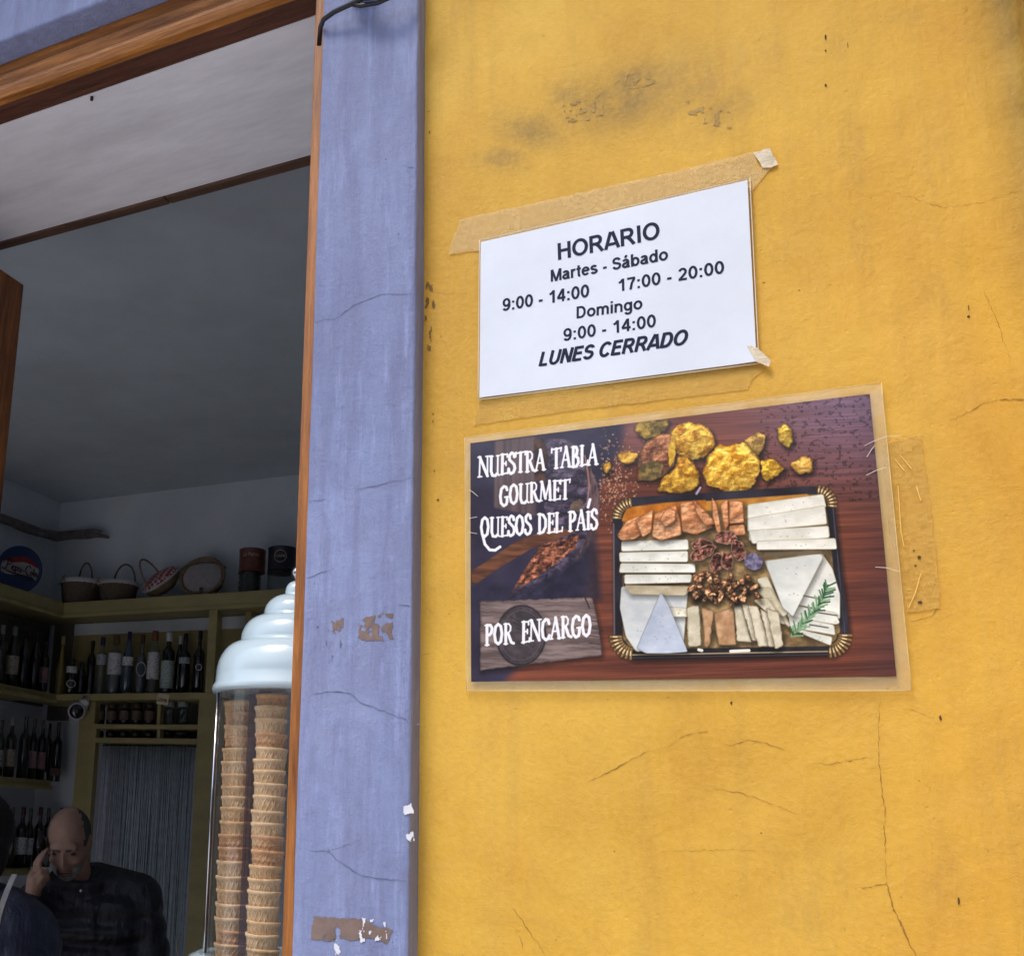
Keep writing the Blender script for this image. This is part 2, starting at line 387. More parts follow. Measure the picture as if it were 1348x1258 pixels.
# door leaf, folded open against the far side of the opening
lf = empty('door_leaf', 'brown varnished wooden door leaf standing open at the left edge', 'door', (0, 0, 0))
c_ = at_z(32, 375, ZF - .105); LX, LY = c_.x, c_.y
zt = ZF - .105
box('stile', LX - .04, LX, LY - .09, LY, .02, zt, M_leafw, lf, .003)
box('stile', LX - .04, LX, LY - .36, LY - .27, .02, zt, M_leafw, lf, .003)
box('rail', LX - .038, LX - .002, LY - .269, LY - .091, zt - .1, zt, M_leafw, lf, .002)
box('rail', LX - .038, LX - .002, LY - .269, LY - .091, 1.1, 1.2, M_leafw, lf, .002)
box('panel', LX - .03, LX - .012, LY - .269, LY - .091, 1.2, zt - .1, M_leafw, lf)
box('panel', LX - .03, LX - .012, LY - .269, LY - .091, .1, 1.1, M_leafw, lf)

# ------------------------------------------------------------------ shelving
YS, XS = 4.10, XR + .298
zt0 = at_y(84, 793, YS).z; zt1 = at_y(84, 808, YS).z; zt2 = at_y(84, 813, YS).z
z20 = at_y(265, 911, YS).z; z21 = at_y(265, 920, YS).z
zr0 = at_y(200, 953, YS).z; zr1 = at_y(200, 959, YS).z; zq0 = at_y(200, 971, YS).z; zq1 = at_y(200, 978, YS).z
su = empty('wall_shelving', 'ochre painted shelving with bottles along the back wall and round a curtained doorway', 'shelving', (0, 0, 0))
XE = 1.0
box('top_board', XS, XE, YS + .012, YR - .001, zt1 + .005, zt0 - .004, M_ochre, su)
box('fascia', XS, XE, YS, YS + .0115, zt1, zt0, M_ochre, su, .002)
box('moulding', XS + .001, XE, YS - .006, YS + .018, zt2, zt1 - .001, M_ochre, su, .002)
box('shelf', XS - .2, at_y(266, 911, YS).x, YS, YR - .022, z21, z20, M_ochre, su, .002)
xa, xb = at_y(272.5, 850, YS).x, at_y(283.5, 850, YS).x
box('post', xa, xb, YS + .002, YS + .05, z20, zt2 - .001, M_ochre, su, .002)
xw0, xw1 = at_y(258.5, 975, YS).x, at_y(284, 975, YS).x
box('post', xw0, xw1, YS + .001, YS + .06, 0, z20 - .0005, M_ochre, su, .003)
box('post', xw1 + .002, xw1 + .03, YS + .02, YS + .05, 0, z21, M_ochre, su, .002)
xd0, xd1 = at_y(97, 1000, YS).x, at_y(115, 1000, YS).x
box('post', xd0 - .01, xd1, YS + .03, YS + .07, 0, z21 - .001, M_ochre, su, .003)
box('post', xd1 + .002, xd1 + .03, YS + .012, YS + .045, 0, zr0 + .004, M_ochre, su, .002)
box('rail', xd1 + .031, xw0 - .001, YS + .002, YR - .1, zr1, zr0, M_ochre, su, .002)
box('rail', xd1 + .031, xw0 - .001, YS + .002, YR - .1, zq1, zq0, M_ochre, su, .002)
box('divider', at_y(206, 930, YS).x, at_y(210, 930, YS).x, YS + .01, YS + .04, zr0 + .001, z21 - .001, M_ochre, su)
box('divider', at_y(205, 965, YS).x, at_y(209, 965, YS).x, YS + .01, YS + .04, zq0 + .001, zr1 - .001, M_ochre, su)
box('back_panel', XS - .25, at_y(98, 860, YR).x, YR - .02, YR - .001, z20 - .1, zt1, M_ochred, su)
box('back_panel', at_y(98, 860, YR).x + .001, XE, YR - .018, YR - .001, z20 + .001, at_y(200, 833, YR).z, M_ochre, su)
box('back_panel', at_y(98, 860, YR).x + .001, XE, YR - .018, YR - .001, at_y(200, 833, YR).z + .001, zt1, M_room, su)
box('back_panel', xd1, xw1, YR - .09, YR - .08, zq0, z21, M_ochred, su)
box('shelf', xw1 + .001, XE, YS + .03, YR - .022, z21 - .3, z20 - .3, M_ochre, su, .002)
box('post', at_y(322, 830, YR - .1).x, at_y(330, 830, YR - .1).x, YR - .1, YR - .02, z20, zt1, M_ochre, su)
sl = empty('side_shelving', 'ochre painted shelving on the left side wall, holding rows of dark bottles', 'shelving', (0, 0, 0))
Y0s = 2.4
zl0, zl1 = at_x(91, 1029, XS).z, at_x(91, 1038, XS).z
zk0 = at_x(30, 1144, XS).z
box('top_board', XR + .001, XS - .0125, Y0s, YR - .001, zt1 + .005, zt0 - .004, M_ochre, sl)
box('fascia', XS - .012, XS - .0005, Y0s, YS + .0, zt1, zt0, M_ochre, sl, .002)
box('moulding', XS - .018, XS + .004, Y0s, YS - .007, zt2, zt1 - .001, M_ochre, sl, .002)
box('shelf', XR + .02, XS - .0005, Y0s, YS - .001, z21, z20, M_ochre, sl, .002)
box('shelf', XR + .02, XS - .0005, Y0s, YS + .02, zl1, zl0, M_ochre, sl, .002)
box('shelf', XR + .02, XS - .0005, Y0s, YS + .02, zk0 - .025, zk0, M_ochre, sl, .002)
box('moulding', XS, XS + .012, Y0s, YS + .0, z21 - .012, z21 + .006, M_ochre, sl, .002)
box('moulding', XS, XS + .012, Y0s, YS + .02, zl1 - .012, zl1 + .006, M_ochre, sl, .002)
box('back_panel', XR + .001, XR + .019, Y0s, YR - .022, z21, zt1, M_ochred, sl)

# strip curtain in the doorway
cu = empty('strip_curtain', 'blue grey curtain of thin hanging strips in the ochre framed doorway', 'curtain', (0, 0, 0))
cols = [simple('strip_blue', (.32, .38, .44), .6, .2, 30), simple('strip_green', (.28, .35, .39), .6, .2, 30), simple('strip_mauve', (.31, .32, .39), .6, .2, 30), simple('strip_pale', (.42, .47, .55), .6, .2, 30)]
bm = bmesh.new(); x = xd1 + .032; X1 = xw0 - .002; i = 0
while x < X1:
    t = (x - xd1) / (X1 - xd1)
    w = random.uniform(.004, .008)
    mi = 3 if t < .13 else (2 if t < .3 and random.random() < .6 else random.choice([0, 0, 1, 1, 3 if random.random() < .3 else 0]))
    ph = random.uniform(0, 6); y = YS + .07 + .002 * math.sin(i * 1.7)
    add_tube(bm, [(x + .0025 * math.sin(ph + k * 1.1), y, zq1 - .004 - k * (zq1 - .05) / 7) for k in range(8)], w / 2, 5, mi)
    x += w * .72; i += 1
o = obj('strips', to_mesh(bm, 'strips'), None, cu, kind='stuff')
for c in cols: o.data.materials.append(c)
tube('curtain_rail', [(xd1 + .032, YS + .07, zq1 - .006), (xw0 - .002, YS + .07, zq1 - .006)], .005, M_black, cu)
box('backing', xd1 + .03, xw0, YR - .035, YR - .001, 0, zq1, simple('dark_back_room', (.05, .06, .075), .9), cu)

# ------------------------------------------------------------------ bottles
GL = {}
def glass(col):
    if col not in GL:
        GL[col] = simple('bottle_glass_' + str(len(GL)), col, .08, .15, 10, Specular_IOR_Level=.7, Coat_Weight=.5, Coat_Roughness=.03)
    return GL[col]
M_clear = clear_film('clear_bottle_glass', (.72, .78, .8), .06, (.5, .55, .58), .03, .05)
LBL = {}
def labm(col, seed=0):
    k = (col, seed)
    if k not in LBL:
        m = MB('paper_label_%d' % len(LBL)); n = m.noise(90, 2, .5, m.coords((1, 1, 2.2), (seed, seed, 0)))
        m.set(Base_Color=m.ramp(n, (.36, tuple(c * .35 for c in col)), (.44, col), (1, col)), Roughness=.6); LBL[k] = m.m
    return LBL[k]
PR = {
 'wine': [(.9, 0), (1, .01), (1, .60), (.97, .65), (.75, .70), (.45, .74), (.36, .78), (.34, .97), (.38, .975), (.38, 1.0)],
 'liquor': [(.93, 0), (1, .02), (1, .66), (.9, .72), (.55, .77), (.38, .80), (.36, .93), (.42, .94), (.42, 1.0)],
 'squat': [(.9, 0), (1, .03), (1, .58), (.9, .70), (.6, .80), (.42, .85), (.40, 1.0)],
 'round': [(.7, 0), (.95, .06), (1, .25), (.95, .48), (.7, .62), (.42, .70), (.33, .76), (.33, 1.0)],
 'tall': [(.92, 0), (1, .01), (1, .55), (.85, .66), (.55, .78), (.38, .88), (.33, .98), (.36, 1.0)],
 'ribbed': [(.9, 0), (1, .04), (1, .10), (.93, .13), (1, .18), (.93, .23), (1, .28), (.92, .33), (.98, .38), (.85, .48), (.6, .58), (.45, .68), (.34, .76), (.34, 1.0)],
}
def prad(kind, t):
    p = PR[kind]
    for (r0, z0), (r1, z1) in zip(p, p[1:]):
        if z0 <= t <= z1: return r0 + (r1 - r0) * (t - z0) / max(1e-6, z1 - z0)
    return p[-1][0]
def bottle(loc, h, r, kind, col, cap=None, label=None, text='', group='bottles on the shop shelves', lab=(.22, .52), emblem=None, seed=0):
    t = empty('bottle', text, 'bottle', loc, group)
    mt = M_clear if col == 'clear' else glass(col)
    lathe('glass_body', [(a * r, b * h * .985) for a, b in PR[kind]], mt, t, 16)
    if col == 'clear':
        lathe('liquid', [(a * r * .93, b * h * .98 + .003) for a, b in PR[kind] if b < .72], simple('pale_liquid', (.16, .18, .2), .2, .1), t, 14) if seed % 2 else None
    if cap:
        q = prad(kind, .95); lathe('cap', [(q * r * 1.16, h * .86), (q * r * 1.18, h * .865), (q * r * 1.18, h * 1.0), (q * r * 1.0, h * 1.008)], simple('cap_paint', cap, .35, .1), t, 14)
    if label:
        z0, z1 = lab; f = Vector((0, 0, 0)) - Vector(loc); a0 = math.atan2(f.y, f.x)
        bm = bmesh.new(); n = 12; R = r * 1.012 * max(prad(kind, z0), prad(kind, z1)); A = []
        for i in range(n + 1):
            a = a0 - 1.25 + 2.5 * i / n
            A.append([bm.verts.new((R * math.cos(a), R * math.sin(a), h * z)) for z in (z0, z1)])
        for i in range(n): bm.faces.new((A[i][0], A[i+1][0], A[i+1][1], A[i][1])).smooth = True
        obj('paper_label', to_mesh(bm, 'paper_label'), labm(label, seed % 3), t)
    if emblem:
        f = (Vector((0, 0, 0)) - Vector(loc)); f.z = 0; f.normalize(); s = Vector((-f.y, f.x, 0)); cz = h * emblem[1]; er = r * emblem[0]
        ring = [f * (r * 1.05) + s * (er * math.cos(a) * .95) + Vector((0, 0, cz + er * emblem[2] * math.sin(a))) for a in np.linspace(0, 2 * math.pi, 25)]
        tube('emblem_ring', ring, .0022, simple('emblem_silver', (.6, .6, .6), .4, .1), t, 5)
    return t
G_dk, G_gr, G_bk, G_am, G_gold, G_bl = (.012, .014, .012), (.012, .022, .014), (.006, .006, .007), (.06, .03, .012), (.22, .17, .04), (.05, .08, .11)
WHT, CRM, GRY, PNK, GRN = (.62, .64, .66), (.45, .40, .32), (.38, .42, .46), (.42, .24, .26), (.40, .50, .47)
yb = 4.19
rowA = [  # px centre, px top, px width, shape, glass, cap, label, label range, emblem, words
 (80, 838, 15, 'ribbed', G_gold, (.35, .3, .12), None, None, None, 'gold ribbed liqueur bottle in the shelf corner, left of the dark squat bottle'),
 (95, 868, 17, 'squat', G_dk, (.02, .03, .02), WHT, (.62, .80), (.75, .32, .8), 'dark squat bottle with white neck label and a silver ring emblem near the corner'),
 (108, 871, 14, 'squat', G_gr, (.02, .03, .02), None, None, None, 'dark green squat bottle, second of the squat pair near the shelf corner'),
 (120, 844, 12, 'liquor', G_bk, (.01, .01, .01), None, None, None, 'slim black bottle with black cap between the squat pair and the clear bottles'),
 (133, 839, 15, 'liquor', 'clear', (.03, .03, .08), GRY, (.52, .70), None, 'clear spirit bottle with navy cap and small grey label'),
 (151, 837, 21, 'liquor', 'clear', (.14, .08, .04), WHT, (.34, .70), None, 'wide clear bottle with brown stopper and large white label'),
 (168, 832, 16, 'tall', G_bl, (.02, .02, .10), WHT, (.46, .60), None, 'bluish bottle with tall navy cap and slanted white label'),
 (186, 836, 16, 'round', 'clear', (.09, .05, .03), None, None, (.8, .42, 1.5), 'clear round bottle with brown cap and an oval emblem'),
 (202, 831, 18, 'liquor', 'clear', (.22, .08, .05), WHT, (.24, .66), None, 'clear bottle with reddish cap and tall white label above the price card'),
 (221, 833, 18, 'liquor', G_dk, (.62, .64, .66), GRN, (.10, .54), None, 'black bottle with white cap and tall pale green label'),
 (236, 837, 12, 'tall', G_bk, (.55, .55, .55), None, None, None, 'black bottle with silver cap behind the tall black capped bottle'),
 (243, 834, 16, 'wine', G_bk, (.012, .012, .016), GRY, (.50, .60), None, 'black bottle with black cap and small grey neck label'),
 (262, 831, 15, 'wine', G_bk, (.015, .015, .02), None, None, (.55, .42, 1.0), 'black wine bottle with round emblem beside the ochre post'),
]
for k, (px, py, w, kd, g, cp, lb, lr, em, tx) in enumerate(rowA):
    y = yb + (.05 if px in (236, 108) else 0)
    p = at_y(px - 2, 905, y); zb = z20 + .001; top = at_y(px, py, y).z
    bottle((p.x, y, zb), top - zb, w / 2 * 4.85 / FOC, kd, g, cp, lb, tx, lab=lr or (.2, .5), emblem=em, seed=k, group='bottles on the upper back shelf')
xs = XS - .10
rowB = [(0, 822, 15, 'wine', G_dk, (.3, .3, .3), None, 'dark bottle cut by the left edge on the upper side shelf'),
 (16, 824, 18, 'tall', G_dk, (.20, .2, .19), CRM, 'tall dark bottle with a cream brown label on the upper side shelf'),
 (31, 829, 15, 'tall', G_bk, (.015, .015, .014), None, 'black tall bottle with black cap, left of its twin, on the upper side shelf'),
 (46, 833, 15, 'tall', G_bk, (.015, .015, .014), None, 'black tall bottle with a tiny white sticker on the upper side shelf'),
 (59, 845, 12, 'liquor', G_dk, (.02, .015, .03), PNK, 'shorter dark bottle with a dull red label on the upper side shelf')]
for k, (px, py, w, kd, g, cp, lb, tx) in enumerate(rowB):
    p = at_x(px - 2, 895, xs); zb = z20 + .001; top = at_x(px, py, xs).z
    bottle((xs, p.y, zb), top - zb, w / 2 * p.length * .9 / FOC, kd, g, cp, lb, tx, seed=k + 20, group='bottles on the upper side shelf')
rowC = [(-1, 946, 12, G_gr, None, GRY, 'green wine bottle cut by the left edge on the middle side shelf'),
 (13, 943, 15, G_dk, (.34, .33, .3), CRM, 'wine bottle with pale capsule and cream label on the middle side shelf'),
 (31, 941, 15, G_gr, None, None, 'unlabelled dark green wine bottle on the middle side shelf'),
 (42, 945, 14, G_dk, (.15, .12, .1), PNK, 'wine bottle with pink label, left of the pink labelled pair'),
 (54, 947, 14, G_dk, (.15, .12, .1), PNK, 'wine bottle with pink label, right of the pink labelled pair'),
 (63, 950, 12, G_bk, None, None, 'black wine bottle standing behind the pink labelled pair'),
 (75, 950, 14, G_dk, (.1, .09, .09), (.25, .13, .12), 'wine bottle with low reddish label at the end of the middle side shelf')]
for k, (px, py, w, g, cp, lb, tx) in enumerate(rowC):
    x_ = xs - (.06 if px == 63 else 0); p = at_x(px - 2, 1015, x_); zb = zl0 + .001; top = at_x(px, py, x_).z
    bottle((x_, p.y, zb), top - zb, w / 2 * p.length * .9 / FOC, 'wine', g, cp, lb, tx, lab=(.18, .46) if px != 75 else (.1, .22), seed=k + 40, group='wine bottles on the middle side shelf')
rowD = [(13, 1062, 14, G_dk, None, 'wine bottle with foil glint, leftmost on the lowest side shelf'), (27, 1062, 16, G_bk, WHT, 'wine bottle with big white label, left of the man on the lowest side shelf'),
 (37, 1064, 14, G_dk, WHT, 'wine bottle with white label squeezed between two others on the lowest side shelf'), (50, 1062, 15, G_dk, None, 'dark unlabelled wine bottle behind the man\'s hand on the lowest side shelf'),
 (61, 1063, 15, G_bk, WHT, 'wine bottle with white label beside the man\'s head on the lowest side shelf'), (78, 1063, 15, G_dk, None, 'wine bottle mostly hidden behind the man\'s head on the lowest side shelf')]
for k, (px, py, w, g, lb, tx) in enumerate(rowD):
    p = at_x(px - 2, 1135, xs); zb = zk0 + .001; top = at_x(px, py, xs).z
    bottle((xs, p.y, zb), top - zb, w / 2 * p.length * .9 / FOC, 'wine', g, (.08, .03, .03) if k % 2 else (.12, .12, .12), lb, tx, lab=(.22, .50), seed=k + 60, group='wine bottles on the lowest side shelf')
# jars over the doorway
yj = YS + .09
M_jar = glass((.03, .018, .014)); M_jl = simple('jar_label', (.16, .11, .08), .7, .3, 60); M_lid = simple('jar_lid', (.05, .03, .02), .4, .2)
ordn = ['first', 'second', 'third', 'fourth', 'fifth', 'sixth', 'seventh', 'eighth', 'ninth', 'tenth', 'eleventh', 'twelfth', 'thirteenth', 'fourteenth', 'fifteenth', 'sixteenth', 'seventeenth', 'eighteenth', 'nineteenth', 'twentieth', 'twenty-first', 'twenty-second', 'twenty-third', 'twenty-fourth', 'twenty-fifth']
for k, px in enumerate((131, 147, 164, 180, 197)):
    p = at_y(px, 945, yj)
    j = empty('jar', ordn[k] + ' dark preserve jar from the left on the rail over the doorway', 'jar', (p.x, yj, zr0 + .001), 'dark jars over the doorway')
    h = min(.105, z21 - zr0 - .01)
    lathe('glass_body', [(.022, 0), (.025, .006), (.025, h * .7), (.020, h * .8)], M_jar, j, 16)
    lathe('lid', [(.022, h * .8), (.023, h * .81), (.023, h * .98), (.021, h)], M_lid, j, 16)
    lathe('paper_label', [(.0254, h * .25), (.0254, h * .66)], M_jl, j, 16, caps=False)
    j = empty('pot', ordn[k] + ' small dark pot from the left in the low slot over the doorway', 'pot', (at_y(px - 1, 965, yj).x, yj, zq0 + .001), 'dark pots in the slot over the doorway')
    lathe('body', [(.018, 0), (.024, .01), (.024, .032), (.02, .038)], M_jar, j, 14)
for k, px in enumerate((222, 240)):
    p = at_y(px, 945, yj)
    j = empty('glass_jar', ('left' if k == 0 else 'right') + ' of two clear glass jars with pale lids over the doorway', 'jar', (p.x, yj, zr0 + .001), 'clear glass jars over the doorway')
    lathe('glass_body', [(.02, 0), (.026, .01), (.026, .045), (.021, .052), (.026, .06), (.026, .078), (.02, .084)], M_clear, j, 18)
    lathe('lid', [(.023, .0845), (.024, .087), (.024, .107), (.022, .109)], simple('pale_lid', (.30, .36, .36), .4), j, 18)
    j = empty('glass_bowl', ('left' if k == 0 else 'right') + ' of two small glass bowls in the slot over the doorway', 'bowl', (p.x, yj, zq0 + .001), 'glass bowls over the doorway')
    lathe('bowl', [(.016, 0), (.026, .004), (.029, .03), (.029, .033), (.027, .033), (.024, .008), (.002, .006)], M_clear, j, 18, caps=False)

# ------------------------------------------------------------------ text helpers
def text_mesh(s, size=1.0, bold=0.0, shear=0.0, space=1.0):
    cu = bpy.data.curves.new('t', 'FONT'); cu.body = s; cu.size = size; cu.offset = bold; cu.shear = shear; cu.space_character = space; cu.resolution_u = 4
    o = bpy.data.objects.new('t', cu); C.objects.link(o)
    dg = bpy.context.evaluated_depsgraph_get(); me = bpy.data.meshes.new_from_object(o.evaluated_get(dg))
    bpy.data.objects.remove(o); bpy.data.curves.remove(cu)
    return me
def fit_text(me, w, h=None):
    co = np.empty(len(me.vertices) * 3, np.float32); me.vertices.foreach_get('co', co); co = co.reshape(-1, 3)
    x0, x1 = co[:, 0].min(), co[:, 0].max(); sx = w / (x1 - x0)
    sy = sx if h is None else h
    co[:, 0] = (co[:, 0] - x0) * sx; co[:, 1] *= sy
    me.vertices.foreach_set('co', co.ravel()); me.update(); return me
def ribbon(name, pts, w, mat, parent=None, taper=True, **k):  # flat ribbon lying on a wall facing -Y; pts = (x,y,z)
    bm = bmesh.new(); n = len(pts); L_, R_ = [], []
    for i, p in enumerate(pts):
        a = Vector(pts[min(i+1, n-1)]) - Vector(pts[max(i-1, 0)]); d = Vector((-a.z, 0, a.x)).normalized()
        ww = (w[i] if isinstance(w, list) else w) * (1 if not taper else max(.25, math.sin(math.pi * (i + .6) / (n + .2)) ** .5))
        L_.append(bm.verts.new(Vector(p) + d * ww / 2)); R_.append(bm.verts.new(Vector(p) - d * ww / 2))
    for i in range(n - 1): bm.faces.new((L_[i], R_[i], R_[i+1], L_[i+1]))
    return obj(name, to_mesh(bm, name), mat, parent, **k)
def jag(px, n=7, amp=1.6):
    out = []
    for (a, b), (c, d) in zip(px, px[1:]):
        k = max(2, int(math.hypot(c - a, d - b) / n))
        for i in range(k): out.append((a + (c-a) * i / k + random.uniform(-amp, amp) * (i > 0), b + (d-b) * i / k + random.uniform(-amp, amp) * (i > 0)))
    return out + [px[-1]]

# cracks in the yellow wall
def ycrack(px, w=.0008, mat=M_crack, amp=1.3, eps=.0005):
    P = []
    w *= .72
    for a, b in jag(px, 4, amp):
        q = at_y(a, b, YW); P.append((q.x, wy(q.x, q.z) - eps, q.z))
    ribbon('crack', P, [w * random.uniform(.15, 1.5) for _ in P], mat, yellow)
for px, w in (([(775, 1028), (790, 1022), (800, 1017), (815, 1008), (825, 1003), (850, 990)], .0013), ([(850, 990), (880, 982), (893, 973)], .0004), ([(893, 973), (905, 967), (925, 963), (932, 963)], .001),
              ([(950, 978), (962, 981), (985, 974), (1010, 978), (1040, 990)], .0008), ([(1070, 1004), (1090, 1006), (1115, 1001), (1150, 996)], .0009),
              ([(1158, 912), (1157, 950), (1157, 1000), (1160, 1030), (1164, 1060), (1165, 1100), (1167, 1163)], .0009), ([(1167, 1163), (1176, 1195), (1195, 1235), (1207, 1260)], .0018),
              ([(1125, 1169), (1150, 1166), (1167, 1163)], .0008), ([(940, 1038), (975, 1043), (1010, 1055), (1050, 1072)], .0008), ([(1250, 555), (1280, 540), (1300, 530), (1315, 527)], .0008),
              ([(1315, 527), (1350, 525)], .0016), ([(1160, 250), (1200, 260), (1240, 274), (1290, 268), (1345, 250)], .0005), ([(672, 1190), (690, 1215), (718, 1255)], .0009), ([(680, 1222), (690, 1250)], .0007),
              ([(1198, 818), (1225, 812), (1236, 799)], .0008), ([(1295, 380), (1315, 430), (1330, 475)], .0005), ([(1190, 930), (1235, 948)], .0004), ([(562, 385), (620, 388)], .0005), ([(870, 1120), (960, 1118), (1010, 1120)], .0004), ([(560, 800), (572, 806)], .0005)):
    ycrack(px, w)
def ydot(a, b, rx, rz, mat=M_hole):
    q = at_y(a, b, YW); bm = bmesh.new(); n = 9; rx *= .75; rz *= .6
    vs_ = [bm.verts.new((q.x + rx * math.cos(t) * random.uniform(.6, 1.2), wy(q.x, q.z) - .0007, q.z + rz * math.sin(t) * random.uniform(.6, 1.2))) for t in np.linspace(0, 2 * math.pi, n, endpoint=False)]
    bm.faces.new(vs_); bmesh.ops.recalc_face_normals(bm, faces=bm.faces); obj('pock_mark', to_mesh(bm, 'pock_mark'), mat, yellow)
for a, b, r, z in ((1087, 50, .0012, .006), (1087, 68, .0012, .003), (1087, 113, .0017, .0035), (1275, 417, .0018, .0025), (1275, 405, .0006, .006), (577, 658, .0022, .0022), (765, 144, .0012, .002), (1262, 1185, .0010, .007), (1238, 945, .0015, .005), (565, 147, .004, .0006),
                   (572, 620, .001, .002), (570, 555, .0008, .004), (570, 545, .001, .003), (566, 175, .0008, .004), (1116, 60, .0004, .008), (809, 1120, .001, .001), (1002, 1096, .0012, .0008), (963, 925, .0016, .004), (1005, 372, .002, .001), (1052, 382, .001, .001)):
    ydot(a, b, r, z)
# scraped marks
def speckle(name, poly, thr, mat, parent, yfun, plane, cell=.0009, sc=120, eps=.0006, seed=0.0, st=(1, 1)):
    P = [at_y(a, b, plane) for a, b in poly]
    xs_ = [p.x for p in P]; zs = [p.z for p in P]; bm = bmesh.new(); V = {}
    def inside(x, z):
        c = False; n = len(P)
        for i in range(n):
            p, q = P[i], P[(i+1) % n]
            if (p.z > z) != (q.z > z) and x < (q.x - p.x) * (z - p.z) / (q.z - p.z) + p.x: c = not c
        return c
    def v(i, j):
        if (i, j) not in V:
            x, z = i * cell, j * cell
            x2 = x + .35 * cell * mnoise.noise(Vector((x * 900, z * 900, 1.0))); z2 = z + .35 * cell * mnoise.noise(Vector((x * 900, z * 900, 5.0)))
            V[(i, j)] = bm.verts.new((x2, yfun(x, z) - eps, z2))
        return V[(i, j)]
    for i in range(int(min(xs_) / cell) - 1, int(max(xs_) / cell) + 2):
        for j in range(int(min(zs) / cell) - 1, int(max(zs) / cell) + 2):
            x, z = (i + .5) * cell, (j + .5) * cell
            dx = fbm(x, z, seed, 3, 60) * .006
            if inside(x + dx, z + fbm(x, z, seed + 4, 3, 60) * .006) and fbm(x * st[0], z * st[1], seed + 9, 4, sc) > thr:
                bm.faces.new((v(i, j), v(i+1, j), v(i+1, j+1), v(i, j+1)))
    return obj(name, to_mesh(bm, name), mat, parent)
speckle('scrape', [(560, 362), (569, 360), (571, 410), (566, 462), (559, 462)], .05, simple('dark_scrape', (.25, .13, .03), .8, .3), yellow, wy, YW, sc=90, st=(1, .6))
M_dirt = simple('grime_marks', (.40, .26, .08), .8, .3)
for poly in ([(810, 100), (840, 94), (865, 104), (850, 120), (815, 118)], [(900, 130), (930, 140), (968, 150), (965, 168), (925, 165), (905, 148)], [(740, 140), (790, 125), (800, 150), (750, 165)]):
    speckle('scrape', poly, .17, M_dirt, yellow, wy, YW, sc=130, seed=poly[0][0])
# peeled patches on the pillar
speckle('peeled_patch', [(474, 812), (518, 806), (516, 843), (472, 843)], -.06, M_peel, pil, by, YB, sc=90, seed=1)
speckle('peeled_patch', [(431, 815), (454, 813), (450, 830), (432, 840)], .0, M_peel, pil, by, YB, sc=110, seed=2, st=(1, .5))
speckle('peeled_patch', [(409, 1205), (470, 1208), (515, 1222), (512, 1240), (470, 1235), (410, 1236)], -.12, M_peel, pil, by, YB, sc=80, seed=3, st=(1, .5))
speckle('peeled_patch', [(475, 1206), (508, 1212), (510, 1236), (472, 1240)], .10, M_chip, pil, by, YB, sc=150, eps=.0009, seed=4, st=(1, .4))
speckle('peeled_patch', [(440, 1236), (448, 1236), (448, 1256), (441, 1254)], -.0, M_chip, pil, by, YB, sc=150, seed=5)
speckle('peeled_patch', [(532, 1060), (541, 1056), (545, 1070), (535, 1074)], -.25, M_chip, pil, by, YB, sc=150, eps=.0012, seed=6)
speckle('peeled_patch', [(534, 1095), (543, 1093), (543, 1106), (536, 1104)], -.1, M_chip, pil, by, YB, sc=150, eps=.0012, seed=7)
speckle('scratch', [(430, 840), (450, 835), (452, 900), (432, 905)], .22, M_crackb, pil, by, YB, sc=110, seed=8, st=(1, .35))
for px, w in (([(405, 425), (440, 420), (470, 400), (500, 388), (550, 386)], .0009), ([(400, 661), (430, 656)], .0006), ([(470, 645), (545, 628)], .0008), ([(400, 761), (440, 748)], .0008), ([(405, 917), (430, 910), (460, 912), (475, 925), (548, 952)], .0010),
              ([(405, 1118), (432, 1120), (450, 1135), (475, 1152), (540, 1160)], .0009), ([(432, 1120), (475, 1105)], .0005), ([(525, 796), (550, 798)], .0009), ([(535, 220), (550, 220)], .0007)):
    P = []
    for a, b in jag(px, 6, 1.2):
        q = at_y(a, b, YB); P.append((max(XL + .003, min(XP - .004, q.x)), by(q.x, q.z) - .0005, q.z))
    ribbon('crack', P, [max(.00025, w) * random.uniform(.4, 1.4) for _ in P], M_crackb, pil)
def bdot(a, b, r):
    q = at_y(a, b, YB); bm = bmesh.new()
    bm.faces.new([bm.verts.new((q.x + r * math.cos(t), by(q.x, q.z) - .0006, q.z + r * math.sin(t) * random.uniform(.7, 1.3))) for t in np.linspace(0, 2*math.pi, 8, endpoint=False)])
    bmesh.ops.recalc_face_normals(bm, faces=bm.faces); obj('pock_mark', to_mesh(bm, 'pock_mark'), M_crackb, pil)
for a, b, r in ((508, 210, .0009), (525, 308, .0011), (525, 314, .0008), (547, 455, .001), (418, 825, .0016), (438, 159, .0006), (551, 953, .0014), (480, 105, .0007), (414, 768, .0007), (421, 376, .0007)): bdot(a, b, r)

